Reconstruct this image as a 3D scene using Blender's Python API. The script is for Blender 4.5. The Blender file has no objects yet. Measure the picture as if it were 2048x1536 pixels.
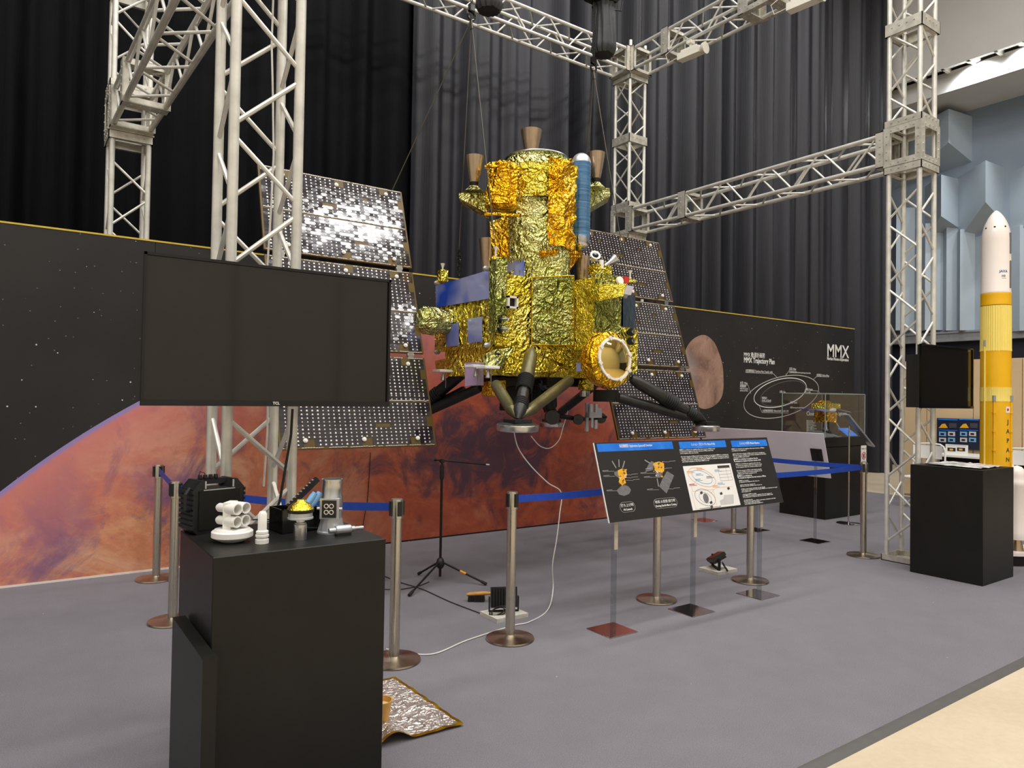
import bpy, math, random
from mathutils import Vector, Matrix, Quaternion, noise
random.seed(7)
SC = bpy.context.scene
COL = SC.collection
# ---------------------------------------------------------------- camera
F_PX, PITCH, ROLL, YAW, CAM_H = 1421.13, 0.0182026, 0.0158322, 0.957860, 1.57
_cp, _sp = math.cos(PITCH), math.sin(PITCH)
_c, _s = math.cos(ROLL), math.sin(ROLL)
_cy, _sy = math.cos(YAW), math.sin(YAW)
def _w(d): return Vector((d[0]*_sy+d[1]*_cy, -d[0]*_cy+d[1]*_sy, d[2]))
CF = _w((0, _cp, _sp))
CR = _w((_c, -_s*_sp, _s*_cp))
CU = _w((-_s, -_c*_sp, _c*_cp))
CAM = Vector((0, 0, CAM_H))
cd = bpy.data.cameras.new('camera'); cam = bpy.data.objects.new('camera', cd); COL.objects.link(cam)
cam.matrix_world = Matrix(((CR.x, CU.x, -CF.x, CAM.x), (CR.y, CU.y, -CF.y, CAM.y), (CR.z, CU.z, -CF.z, CAM.z), (0, 0, 0, 1)))
cd.sensor_fit = 'HORIZONTAL'; cd.sensor_width = 36.0; cd.lens = F_PX/2048*36.0
cd.clip_start = 0.05; cd.clip_end = 200
SC.camera = cam
# ---------------------------------------------------------------- world, exposure, lights
wd = bpy.data.worlds.new('world'); SC.world = wd; wd.use_nodes = True
wd.node_tree.nodes['Background'].inputs[0].default_value = (0.55, 0.56, 0.58, 1)
wd.node_tree.nodes['Background'].inputs[1].default_value = 0.25
SC.view_settings.view_transform = 'Standard'; SC.view_settings.look = 'None'
SC.view_settings.gamma = 1.0; SC.view_settings.exposure = 0.0; SC.view_settings.use_curve_mapping = False
def area_light(name, loc, sx, sy, power, col=(1, .985, .965), rot=(0, 0, 0)):
    l = bpy.data.lights.new(name, 'AREA'); l.shape = 'RECTANGLE'; l.size = sx; l.size_y = sy
    l.energy = power; l.color = col
    o = bpy.data.objects.new(name, l); COL.objects.link(o); o.location = loc; o.rotation_euler = rot
    return o
XW = 18.6; KW = XW/17.0
CEIL = 9.35     # height of the right-hand ceiling slot; the hall rises to HIGH
HIGH = 11.8
for lx in (-5.0, -1.0, 3.0, 7.0, 11.0):
    for ly in (-5.0, -1.5, 2.0, 5.5):
        area_light('ceiling_downlight', (lx, ly, HIGH-0.06), 2.6, 0.8, 150)
# ---------------------------------------------------------------- pixel helpers (photo pixel + a known plane -> point)
def ray(x, y): return CF + CR*((x-1024)/F_PX) - CU*((y-768)/F_PX)
def onz(x, y, z=0.0):
    d = ray(x, y); return CAM + d*((z-CAM_H)/d.z)
def onX(x, y, X):
    d = ray(x, y); return CAM + d*(X/d.x)
def onY(x, y, Y):
    d = ray(x, y); return CAM + d*(Y/d.y)
def onP(x, y, p, n):
    d = ray(x, y); return CAM + d*((Vector(p)-CAM).dot(n)/d.dot(n))
# ---------------------------------------------------------------- materials
def lin(c):
    r = []
    for v in c[:3]:
        v = v/255.0
        r.append(v/12.92 if v <= 0.04045 else ((v+0.055)/1.055)**2.4)
    return (*r, 1)
class NT:
    def __init__(s, name):
        s.m = bpy.data.materials.new(name); s.m.use_nodes = True; s.t = s.m.node_tree
        s.p = s.t.nodes['Principled BSDF']; s.out = s.t.nodes['Material Output']
    def n(s, typ, **kw):
        nd = s.t.nodes.new(typ)
        for k, v in kw.items():
            if k.startswith('i_'):
                nd.inputs[k[2:].replace('_', ' ')].default_value = v
            else: setattr(nd, k, v)
        return nd
    def l(s, a, b): s.t.links.new(a, b)
    def ramp(s, fac, stops, interp='LINEAR'):
        r = s.n('ShaderNodeValToRGB'); r.color_ramp.interpolation = interp
        e = r.color_ramp.elements
        while len(e) < len(stops): e.new(0.5)
        for i, (p, c) in enumerate(stops):
            e[i].position = p; e[i].color = c if len(c) == 4 else (*c, 1)
        s.l(fac, r.inputs[0]); return r.outputs[0]
    def coord(s, kind='Object', scale=(1, 1, 1), loc=(0, 0, 0)):
        t = s.n('ShaderNodeTexCoord'); m = s.n('ShaderNodeMapping')
        m.inputs['Scale'].default_value = scale; m.inputs['Location'].default_value = loc
        s.l(t.outputs[kind], m.inputs[0]); return m.outputs[0]
    def noise(s, vec, scale, detail=4, rough=.55, dist=0):
        n = s.n('ShaderNodeTexNoise'); n.inputs['Scale'].default_value = scale; n.inputs['Detail'].default_value = detail
        n.inputs['Roughness'].default_value = rough; n.inputs['Distortion'].default_value = dist
        if vec is not None: s.l(vec, n.inputs['Vector'])
        return n.outputs[0]
    def math(s, op, a, b=None, clamp=False):
        n = s.n('ShaderNodeMath', operation=op); n.use_clamp = clamp
        for i, v in enumerate((a, b)):
            if v is None: continue
            if isinstance(v, (int, float)): n.inputs[i].default_value = v
            else: s.l(v, n.inputs[i])
        return n.outputs[0]
    def mix(s, fac, a, b, blend='MIX'):
        n = s.n('ShaderNodeMix'); n.data_type = 'RGBA'; n.blend_type = blend
        for sock, v in ((n.inputs[0], fac), (n.inputs[6], a), (n.inputs[7], b)):
            if isinstance(v, (int, float)): sock.default_value = v
            elif isinstance(v, tuple): sock.default_value = v if len(v) == 4 else (*v, 1)
            else: s.l(v, sock)
        return n.outputs[2]
    def bump(s, h, strength=.3, dist=.01, normal=None):
        b = s.n('ShaderNodeBump'); b.inputs['Strength'].default_value = strength; b.inputs['Distance'].default_value = dist
        s.l(h, b.inputs['Height'])
        if normal is not None: s.l(normal, b.inputs['Normal'])
        return b.outputs[0]
    def set(s, **kw):
        for k, v in kw.items():
            k = k.replace('_', ' ')
            sock = s.p.inputs[k]
            if isinstance(v, (int, float)) or isinstance(v, tuple): sock.default_value = v
            else: s.l(v, sock)
        return s
def simple(name, c, rough=.5, metal=0.0, var=.06, vscale=12, bscale=0, bstr=.1, spec=.5, coat=0):
    t = NT(name); v = t.coord()
    base = lin(c)
    nz = t.noise(v, vscale, 3)
    dk = tuple(x*(1-var) for x in base[:3]); lt = tuple(min(1, x*(1+var)) for x in base[:3])
    t.set(Base_Color=t.ramp(nz, [(.3, dk), (.7, lt)]), Roughness=rough, Metallic=metal)
    t.p.inputs['Specular IOR Level'].default_value = spec
    if coat: t.p.inputs['Coat Weight'].default_value = coat
    if bscale: t.set(Normal=t.bump(t.noise(v, bscale, 4), bstr, .005))
    return t.m
M = {}
# ---------------------------------------------------------------- mesh builder
class MB:
    def __init__(s): s.v = []; s.f = []; s.sm = []; s.mi = []; s.cur = 0
    def _add(s, vs, fs, smooth=False):
        o = len(s.v); s.v += [tuple(v) for v in vs]
        for f in fs: s.f.append(tuple(i+o for i in f)); s.sm.append(smooth); s.mi.append(s.cur)
        return s
    def box(s, c, d, m=None):
        hx, hy, hz = d[0]/2, d[1]/2, d[2]/2
        vs = [Vector((x, y, z)) for x in (-hx, hx) for y in (-hy, hy) for z in (-hz, hz)]
        if m is not None: vs = [m @ v for v in vs]
        c = Vector(c); vs = [v+c for v in vs]
        return s._add(vs, [(0, 1, 3, 2), (4, 6, 7, 5), (0, 4, 5, 1), (2, 3, 7, 6), (0, 2, 6, 4), (1, 5, 7, 3)])
    def box2(s, a, b):
        a, b = Vector(a), Vector(b)
        return s.box((a+b)/2, (abs(b.x-a.x), abs(b.y-a.y), abs(b.z-a.z)))
    def bbox(s, a, b, r=.004):      # box with chamfered edges
        a, b = Vector(a), Vector(b); lo = Vector(map(min, a, b)); hi = Vector(map(max, a, b))
        import itertools
        vs = []; idx = {}
        for sx in (0, 1):
            for sy in (0, 1):
                for sz in (0, 1):
                    cx, cy, cz = (hi.x if sx else lo.x), (hi.y if sy else lo.y), (hi.z if sz else lo.z)
                    ix, iy, iz = (cx-r if sx else cx+r), (cy-r if sy else cy+r), (cz-r if sz else cz+r)
                    for k, p in enumerate(((cx, iy, iz), (ix, cy, iz), (ix, iy, cz))):
                        idx[(sx, sy, sz, k)] = len(vs); vs.append(p)
        g = lambda *a: idx[a]
        fs = []
        for t in (0, 1):
            fs.append(tuple(g(t, y, z, 0) for y, z in ((0, 0), (1, 0), (1, 1), (0, 1))))
            fs.append(tuple(g(x, t, z, 1) for x, z in ((0, 0), (1, 0), (1, 1), (0, 1))))
            fs.append(tuple(g(x, y, t, 2) for x, y in ((0, 0), (1, 0), (1, 1), (0, 1))))
        for p in (0, 1):
            for q in (0, 1):
                fs.append((g(0, p, q, 1), g(1, p, q, 1), g(1, p, q, 2), g(0, p, q, 2)))
                fs.append((g(p, 0, q, 0), g(p, 1, q, 0), g(p, 1, q, 2), g(p, 0, q, 2)))
                fs.append((g(p, q, 0, 0), g(p, q, 1, 0), g(p, q, 1, 1), g(p, q, 0, 1)))
        for x in (0, 1):
            for y in (0, 1):
                for z in (0, 1): fs.append((g(x, y, z, 0), g(x, y, z, 1), g(x, y, z, 2)))
        return s._add(vs, fs)
    def cyl(s, p0, p1, r0, r1=None, n=12, caps=True):
        p0, p1 = Vector(p0), Vector(p1); r1 = r0 if r1 is None else r1
        d = (p1-p0).normalized(); a = d.orthogonal().normalized(); b = d.cross(a)
        vs = []
        for p, r in ((p0, r0), (p1, r1)):
            for i in range(n):
                t = 2*math.pi*i/n; vs.append(p + a*(r*math.cos(t)) + b*(r*math.sin(t)))
        s._add(vs, [(i, (i+1) % n, n+(i+1) % n, n+i) for i in range(n)], True)
        if caps:
            o = len(s.v)-2*n
            for f in (tuple(o+i for i in reversed(range(n))), tuple(o+n+i for i in range(n))):
                s.f.append(f); s.sm.append(False); s.mi.append(s.cur)
        return s
    def lathe(s, prof, c=(0, 0, 0), ax=(0, 0, 1), n=24, wob=None, sharp=False):
        c = Vector(c); d = Vector(ax).normalized(); a = d.orthogonal().normalized()
        if abs(d.z) > .999: a = Vector((1, 0, 0))
        b = d.cross(a); o = len(s.v); vs = []
        for j, (r, z) in enumerate(prof):
            for i in range(n):
                t = 2*math.pi*i/n; rr = r if wob is None else r+wob(t, z)
                vs.append(c + d*z + a*(rr*math.cos(t)) + b*(rr*math.sin(t)))
        fs = []
        for j in range(len(prof)-1):
            for i in range(n): fs.append((j*n+i, j*n+(i+1) % n, (j+1)*n+(i+1) % n, (j+1)*n+i))
        s._add(vs, fs, not sharp)
        for j, rev in ((0, True), (len(prof)-1, False)):
            if prof[j][0] > 1e-6:
                ids = [o+j*n+i for i in range(n)]
                s.f.append(tuple(reversed(ids)) if rev else tuple(ids)); s.sm.append(False); s.mi.append(s.cur)
        return s
    def tube(s, pts, r, n=8, closed=False, caps=True):
        pts = [Vector(p) for p in pts]; m = len(pts); vs = []; prev = None
        rs = r if isinstance(r, (list, tuple)) else [r]*m
        for i, p in enumerate(pts):
            d = (pts[min(i+1, m-1)]-pts[max(i-1, 0)])
            if closed: d = pts[(i+1) % m]-pts[(i-1) % m]
            d.normalize()
            if prev is None: a = d.orthogonal().normalized()
            else:
                a = prev - d*prev.dot(d)
                a = a.normalized() if a.length > 1e-6 else d.orthogonal().normalized()
            prev = a; b = d.cross(a)
            for k in range(n):
                t = 2*math.pi*k/n; vs.append(p + a*(rs[i]*math.cos(t)) + b*(rs[i]*math.sin(t)))
        fs = []; o = len(s.v)
        for i in range(m if closed else m-1):
            j = (i+1) % m
            for k in range(n): fs.append((i*n+k, i*n+(k+1) % n, j*n+(k+1) % n, j*n+k))
        s._add(vs, fs, True)
        if caps and not closed:
            for f in (tuple(o+k for k in reversed(range(n))), tuple(o+(m-1)*n+k for k in range(n))):
                s.f.append(f); s.sm.append(False); s.mi.append(s.cur)
        return s
    def prism(s, poly, h):        # poly: 3D points, h: extrusion vector
        poly = [Vector(p) for p in poly]; h = Vector(h); n = len(poly)
        vs = poly + [p+h for p in poly]
        fs = [tuple(reversed(range(n))), tuple(n+i for i in range(n))] + [(i, (i+1) % n, n+(i+1) % n, n+i) for i in range(n)]
        return s._add(vs, fs)
    def face(s, pts, smooth=False): return s._add([Vector(p) for p in pts], [tuple(range(len(pts)))], smooth)
    def grid(s, fn, nu, nv, smooth=True):
        vs = [fn(i/nu, j/nv) for j in range(nv+1) for i in range(nu+1)]
        fs = [(j*(nu+1)+i, j*(nu+1)+i+1, (j+1)*(nu+1)+i+1, (j+1)*(nu+1)+i) for j in range(nv) for i in range(nu)]
        return s._add(vs, fs, smooth)
    def mesh(s, name, mats):
        me = bpy.data.meshes.new(name); me.from_pydata(s.v, [], s.f)
        if not isinstance(mats, (list, tuple)): mats = [mats]
        for m in mats: me.materials.append(M[m] if isinstance(m, str) else m)
        me.polygons.foreach_set('use_smooth', s.sm); me.polygons.foreach_set('material_index', s.mi)
        me.update(); me.set_sharp_from_angle(angle=math.radians(38)); return me
    def build(s, name, mats, parent=None, local=False, kind=None, label=None):
        if parent is not None and not local:
            off = Vector((0, 0, 0)); q = parent
            while q is not None: off += q.location; q = q.parent
            s.v = [(v[0]-off.x, v[1]-off.y, v[2]-off.z) for v in s.v]
        o = bpy.data.objects.new(name, s.mesh(name, mats)); COL.objects.link(o)
        if parent is not None: o.parent = parent
        if kind: o['kind'] = kind
        if label: o['label'] = label
        return o
def fix_normals(o):
    import bmesh
    bm = bmesh.new(); bm.from_mesh(o.data); bmesh.ops.recalc_face_normals(bm, faces=bm.faces); bm.to_mesh(o.data); bm.free()
def tag(o, label, cat, group=None):
    o['label'] = label; o['category'] = cat
    if group: o['group'] = group
    return o
def thing(name, label, cat, loc=(0, 0, 0), group=None, rz=0):
    o = bpy.data.objects.new(name, None); COL.objects.link(o); o.empty_display_size = .05
    o.location = loc; o.rotation_euler = (0, 0, rz)
    return tag(o, label, cat, group)
def struct(o): o['kind'] = 'structure'; return o
def inst(name, mesh, parent, loc, q=None, scale=None):
    o = bpy.data.objects.new(name, mesh); COL.objects.link(o); o.parent = parent; o.location = loc
    if q is not None: o.rotation_mode = 'QUATERNION'; o.rotation_quaternion = q
    if scale: o.scale = scale
    return o
def copy_tree(o, parent=None):
    c = o.copy(); COL.objects.link(c); c.parent = parent
    for ch in list(o.children): copy_tree(ch, c)
    return c
def rod_q(d): return Vector((0, 0, 1)).rotation_difference(Vector(d).normalized())
def text_mesh(name, body, size, mat, origin, right, up, parent=None, align='LEFT', bold=0.0, extrude=.0006, fit=None, local=False):
    cu = bpy.data.curves.new('text_curve', 'FONT'); cu.body = body; cu.size = size; cu.align_x = align
    cu.extrude = extrude; cu.offset = bold; cu.resolution_u = 2
    tmp = bpy.data.objects.new('text_curve', cu); COL.objects.link(tmp)
    dg = bpy.context.evaluated_depsgraph_get(); dg.update()
    me = bpy.data.meshes.new_from_object(tmp.evaluated_get(dg))
    bpy.data.objects.remove(tmp); bpy.data.curves.remove(cu)
    r, u = Vector(right).normalized(), Vector(up).normalized(); nn = r.cross(u)
    sx = 1.0
    if fit and len(me.vertices):
        xs = [v.co.x for v in me.vertices]; w = max(xs)-min(xs)
        if w > 0: sx = fit/w
    origin = Vector(origin)
    off = Vector((0, 0, 0))
    if parent is not None and not local:
        q = parent
        while q is not None: off += q.location; q = q.parent
    for v in me.vertices: v.co = origin - off + r*(v.co.x*sx) + u*v.co.y + nn*v.co.z
    me.materials.clear(); me.materials.append(M[mat])
    me.name = name
    o = bpy.data.objects.new(name, me); COL.objects.link(o)
    if parent is not None: o.parent = parent
    return o
# ================================================================ materials
def mk_carpet():
    t = NT('carpet_grey'); v = t.coord()
    a = t.noise(v, 210, 3, .75); b = t.noise(v, 3.5, 4, .6); c = t.noise(v, 900, 2, .8)
    base = t.ramp(b, [(.3, lin((112, 109, 115))), (.72, lin((128, 124, 130)))])
    fib = t.ramp(a, [(.25, lin((82, 80, 86))), (.75, lin((158, 154, 160)))])
    col = t.mix(.6, base, fib)
    sp = t.n('ShaderNodeTexVoronoi'); sp.inputs['Scale'].default_value = 9.0; t.l(v, sp.inputs['Vector'])
    speck = t.math('LESS_THAN', sp.outputs['Distance'], .028)
    scn = t.n('ShaderNodeSeparateColor'); t.l(sp.outputs['Color'], scn.inputs[0])
    speck = t.math('MULTIPLY', speck, t.math('GREATER_THAN', scn.outputs[0], .86))
    col = t.mix(speck, col, lin((225, 220, 214)))
    t.set(Base_Color=col, Roughness=.95, Normal=t.bump(t.math('ADD', a, c), .5, .004))
    t.p.inputs['Specular IOR Level'].default_value = .1
    M['carpet'] = t.m
mk_carpet()
def mk_vinyl():
    t = NT('floor_vinyl_beige'); v = t.coord()
    a = t.noise(v, 1.8, 5, .6); b = t.noise(v, 30, 4, .6)
    t.set(Base_Color=t.mix(.25, t.ramp(a, [(.3, lin((196, 178, 150))), (.7, lin((210, 194, 168)))]), t.ramp(b, [(.3, lin((186, 168, 140))), (.7, lin((214, 200, 176)))])), Roughness=.42)
    M['vinyl'] = t.m
mk_vinyl()
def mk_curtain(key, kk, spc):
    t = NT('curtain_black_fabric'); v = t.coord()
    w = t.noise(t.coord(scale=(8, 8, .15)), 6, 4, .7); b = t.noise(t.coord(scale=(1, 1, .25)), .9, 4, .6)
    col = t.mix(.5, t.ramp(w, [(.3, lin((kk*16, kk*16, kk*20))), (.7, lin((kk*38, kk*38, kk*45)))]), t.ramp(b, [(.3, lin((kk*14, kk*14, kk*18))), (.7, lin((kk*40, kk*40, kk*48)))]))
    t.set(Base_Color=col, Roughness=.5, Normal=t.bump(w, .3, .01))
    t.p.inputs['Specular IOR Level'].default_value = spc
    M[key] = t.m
mk_curtain('curtain', 1.1, .4); mk_curtain('curtain_shaded', .45, .05)  # second: same fabric darkened, the weaker light at left painted into its colour
def mk_foil(name, dark, mid, lite, scale=10, strength=.8, rough=.16, dist=.02, stretch=(1, 1, 1), metal=1.0):
    t = NT(name); v = t.coord(scale=stretch)
    def ridge(sc, det, ds, loc):
        n = t.noise(t.coord(scale=stretch, loc=loc), sc, det, .5, ds)
        return t.math('ABSOLUTE', t.math('SUBTRACT', n, .5))
    r1 = ridge(scale*.45, 2, 1.6, (0, 0, 0)); r2 = ridge(scale*1.1, 2, 1.2, (4, 2, 1)); r3 = ridge(scale*2.6, 2, .8, (1, 7, 3))
    h = t.math('ADD', t.math('MULTIPLY', r1, 2.2), t.math('ADD', t.math('MULTIPLY', r2, 1.0), t.math('MULTIPLY', r3, .42)))
    n1 = t.noise(v, scale*.3, 4, .6)
    t.set(Base_Color=t.ramp(n1, [(.28, dark), (.5, mid), (.72, lite)]), Metallic=metal, Roughness=rough, Normal=t.bump(h, strength, dist))
    M[name] = t.m
mk_foil('foil_gold', lin((206, 182, 44)), lin((222, 202, 74)), lin((234, 222, 120)), 12, 1.0, .17, .05)
mk_foil('foil_pale', lin((188, 190, 104)), lin((206, 206, 132)), lin((224, 224, 170)), 12, 1.0, .17, .05)
mk_foil('foil_green', lin((132, 138, 66)), lin((154, 158, 84)), lin((186, 186, 124)), 13, 1.0, .18, .045)
mk_foil('foil_amber', lin((222, 150, 20)), lin((238, 180, 32)), lin((246, 208, 80)), 10, 1.0, .15, .06)
mk_foil('foil_fine', lin((206, 182, 44)), lin((220, 198, 66)), lin((230, 212, 96)), 30, .9, .2, .02)
mk_foil('foil_silver', lin((206, 196, 190)), lin((224, 216, 210)), lin((238, 232, 228)), 14, .9, .3, .03, metal=.8)
M['foil_trim'] = simple('foil_gold_tape', (206, 164, 30), .35, 1.0, .12, 30, 40, .2)
M['truss'] = simple('truss_painted_steel', (214, 212, 203), .36, .35, .14, 9, 60, .06)
M['truss_plate'] = simple('truss_plate_steel', (198, 194, 182), .4, .45, .2, 14, 30, .1)
M['bolt'] = simple('bolt_steel', (120, 116, 108), .4, .8)
M['black_paint'] = simple('plinth_black_laminate', (27, 26, 24), .42, 0, .12, 5, 220, .03, .25)
M['black_plastic'] = simple('black_plastic', (24, 24, 24), .45, 0, .1, 20, 300, .05)
M['black_rubber'] = simple('black_rubber', (20, 20, 20), .7, 0, .1, 20, 90, .15)
M['black_gloss'] = simple('black_gloss_plastic', (14, 14, 15), .12, 0, .05, 10)
M['white_plastic'] = simple('white_plastic', (236, 234, 228), .4, 0, .02, 10)
M['white_paint'] = simple('white_paint', (236, 228, 220), .3, 0, .02, 8, spec=.5)
M['lamp_white'] = simple('fixture_white', (226, 222, 208), .45, 0, .04, 10)
M['steel'] = None
def mk_brushed():
    t = NT('stanchion_brushed_steel'); v = t.coord(scale=(1, 1, .02)); a = t.noise(v, 210, 3, .75)
    t.set(Base_Color=t.ramp(a, [(.3, lin((190, 184, 168))), (.7, lin((204, 198, 184)))]), Metallic=1.0, Roughness=t.ramp(a, [(.2, (.22,)*3), (.8, (.36,)*3)]))
    M['steel'] = t.m
    t = NT('turned_steel_disc'); tc = t.n('ShaderNodeTexCoord'); g = t.n('ShaderNodeTexGradient', gradient_type='RADIAL'); t.l(tc.outputs['Object'], g.inputs[0])
    vm = t.n('ShaderNodeVectorMath', operation='LENGTH'); t.l(tc.outputs['Object'], vm.inputs[0])
    rings = t.noise(None, 1, 2)
    nz = t.n('ShaderNodeTexNoise', noise_dimensions='1D'); nz.inputs['Scale'].default_value = 320; t.l(vm.outputs['Value'], nz.inputs['W'])
    t.set(Base_Color=lin((176, 164, 150)), Metallic=1.0, Roughness=.24, Normal=t.bump(nz.outputs[0], .25, .002))
    t.p.inputs['Anisotropic'].default_value = .85
    tg = t.n('ShaderNodeTangent', direction_type='RADIAL', axis='Z'); t.l(tg.outputs[0], t.p.inputs['Tangent'])
    M['steel_disc'] = t.m
mk_brushed()
M['chrome'] = simple('polished_chrome', (196, 196, 198), .06, 1.0, .02, 6)
M['alu'] = simple('machined_aluminium', (196, 197, 198), .28, 1.0, .08, 40, 200, .04)
M['silver_paint'] = simple('silver_paint', (188, 190, 194), .35, .6, .05, 20)
M['wire'] = simple('steel_wire', (90, 86, 76), .45, .7)
M['wire_black'] = simple('black_cable', (18, 18, 18), .55)
M['cable_white'] = simple('white_cable', (214, 210, 204), .5)
M['copper'] = simple('nozzle_copper_bronze', (190, 166, 138), .24, .85, .1, 14, 120, .04)
M['nozzle_throat'] = simple('nozzle_throat_black', (34, 28, 24), .5, .3)
M['blue_tank'] = None
def mk_tank():
    t = NT('propellant_tank_blue'); v = t.coord(scale=(1, 1, 1)); r = t.noise(t.coord(scale=(1, 1, 30)), 3, 3, .6)
    t.set(Base_Color=t.ramp(r, [(.3, lin((52, 96, 140))), (.7, lin((92, 140, 178)))]), Metallic=.35, Roughness=.2, Normal=t.bump(r, .25, .006))
    t.p.inputs['Coat Weight'].default_value = .6
    M['blue_tank'] = t.m
mk_tank()
def mk_radiator():
    t = NT('radiator_blue_mirror'); v = t.coord(); n1 = t.noise(v, 2.2, 2)
    t.set(Base_Color=t.ramp(n1, [(.42, lin((46, 84, 196))), (.58, lin((164, 170, 216)))]), Metallic=.3, Roughness=.12)
    M['radiator'] = t.m
mk_radiator()
M['strut_cloth'] = simple('strut_grey_blanket', (46, 45, 42), .38, .35, .2, 12, 26, .6)
M['strut_olive'] = simple('strut_olive_blanket', (96, 90, 60), .34, .55, .2, 12, 26, .7)
M['belt'] = simple('stanchion_blue_belt', (22, 66, 168), .55, 0, .08, 30, 300, .1)
def mk_cells():
    t = NT('solar_cell_dark'); v = t.coord(); n1 = t.noise(v, 3, 3)
    t.set(Base_Color=t.ramp(n1, [(.3, lin((26, 22, 30))), (.7, lin((44, 36, 46)))]), Roughness=.14, Metallic=.1, Normal=t.bump(t.noise(v, 30, 2), .12, .004))
    t.p.inputs['Coat Weight'].default_value = .8; t.p.inputs['Coat Roughness'].default_value = .06
    M['cells'] = t.m
mk_cells()
M['kapton'] = simple('solar_panel_kapton', (88, 68, 12), .4, .2, .15, 8, 60, .1)
M['solder'] = simple('solder_silver', (238, 233, 224), .3, .25)
M['lavender'] = simple('sensor_box_lavender', (184, 160, 196), .4)
M['cfrp_edge'] = simple('panel_edge_gold', (170, 132, 36), .4, .4)
def mk_glass(name, col=(1, 1, 1), rough=.0, ior=1.45, thin=True, alpha=.12):
    t = NT(name)
    tr = t.n('ShaderNodeBsdfTransparent'); tr.inputs[0].default_value = (*col, 1)
    gl = t.n('ShaderNodeBsdfGlossy'); gl.inputs['Roughness'].default_value = rough + .02; gl.inputs[0].default_value = (1, 1, 1, 1)
    lw = t.n('ShaderNodeLayerWeight'); lw.inputs[0].default_value = .5
    fc = t.math('MULTIPLY', t.math('POWER', lw.outputs['Facing'], 4.0), .55)
    mx = t.n('ShaderNodeMixShader'); t.l(t.math('ADD', fc, .008+alpha*.12), mx.inputs[0]); t.l(tr.outputs[0], mx.inputs[1]); t.l(gl.outputs[0], mx.inputs[2])
    t.l(mx.outputs[0], t.out.inputs[0]); M[name] = t.m
mk_glass('case_glass', (.93, .95, .95), 0, 1.45)
mk_glass('acrylic', (.80, .82, .83), .02, 1.5, alpha=.4)
M['glass_edge'] = simple('glass_edge_green', (150, 168, 162), .2, 0, .05, 5)
M['print_white'] = simple('print_white', (232, 230, 226), .5, 0, .02)
M['print_grey'] = simple('print_grey', (150, 148, 144), .5, 0, .02)
M['print_black'] = simple('print_black', (34, 32, 31), .38, 0, .06, 6)
M['print_darkbrown'] = simple('print_dark_text', (60, 56, 52), .5, 0, .02)
M['print_blue'] = None
def mk_printblue():
    t = NT('print_blue_banner'); v = t.coord(); n1 = t.noise(v, 9, 3)
    t.set(Base_Color=t.ramp(n1, [(.35, lin((18, 104, 206))), (.6, lin((30, 122, 222))), (.75, lin((92, 140, 226)))]), Roughness=.4)
    M['print_blue'] = t.m
mk_printblue()
M['print_yellow'] = simple('print_yellow', (226, 168, 30), .45, 0, .2, 60)
M['print_red'] = simple('print_red', (196, 52, 40), .45)
M['print_orange'] = simple('print_orange', (232, 160, 96), .45)
M['print_lightblue'] = simple('print_light_blue', (120, 170, 210), .45)
M['print_navy'] = simple('print_navy', (20, 30, 56), .4)
M['print_lightgrey'] = simple('print_light_grey', (196, 194, 192), .45)
M['print_midgrey'] = simple('print_mid_grey', (110, 108, 110), .45, 0, .2, 80)
M['board_white'] = simple('sign_back_white', (220, 214, 222), .55, 0, .03, 3)
M['yellow_edge'] = simple('backdrop_gold_edge', (206, 176, 60), .45)
M['dark_navy'] = simple('wall_dark_navy', (22, 26, 42), .6)
M['beige_panel'] = simple('partition_beige_laminate', (206, 180, 142), .45, 0, .05, 2)
M['wall_grey_blue'] = simple('wall_blue_grey_paint', (134, 146, 160), .7, 0, .04, 2)
M['facet_paint'] = simple('acoustic_panel_paint', (168, 180, 190), .65, 0, .05, 1.5)
M['ledge'] = simple('ledge_grey_metal', (150, 152, 156), .4, .2)
M['ceiling'] = simple('ceiling_plaster', (206, 204, 200), .85, 0, .02, 2)
M['wall_beige'] = simple('wall_beige_plaster', (204, 200, 192), .8, 0, .04, 1)
# ================================================================ the hall
CARP_Y0, CARP_X1 = 1.795, 12.38
mb = MB(); mb.box2((-9, -8, -.2), (XW+.2, 10, -.012)); struct(mb.build('floor', 'vinyl'))
mb = MB(); mb.bbox((-8.9, CARP_Y0, -.0125), (CARP_X1, 6.897, 0.0), .002)
tag(mb.build('carpet', 'carpet'), 'grey needle felt carpet covering the exhibition area', 'carpet')
mb = MB(); mb.prism([(-8.9, CARP_Y0, .003), (-8.9, CARP_Y0-.030, .002), (-8.9, CARP_Y0-.055, -.012), (-8.9, CARP_Y0, -.012)], (21.28, 0, 0))
M['edge_strip'] = simple('carpet_edge_vinyl', (84, 82, 80), .5)
struct(mb.build('trim_1', 'edge_strip'))
# walls that close the hall
mb = MB(); mb.box2((-9.2, -8.2, -.2), (-9, 10, 11.9)); struct(mb.build('wall_left', 'wall_beige'))
mb = MB(); mb.box2((-9.2, 9.6, -.2), (XW+.2, 9.8, 11.9)); struct(mb.build('wall_back', 'dark_navy'))
wf = None
mb = MB(); mb.box2((-9.2, -8.2, -.2), (XW+.2, -8.0, 11.9)); wf = struct(mb.build('wall_front', 'wall_beige'))
mp = MB(); mp.bbox((-1.02, 0, 0), (1.02, .06, 4.4), .012); mpm = mp.mesh('partition_leaf', 'wall_beige')
for i in range(12): inst('wall_panel', mpm, wf, (-8.0+2.08*i, -8.0, 0))
mb = MB(); mb.box2((XW, -8.2, -.2), (XW+.3, 10, 11.8)); wr = struct(mb.build('wall_right', 'dark_navy'))
Z0W = onX(1960, 217, XW).z
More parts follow.
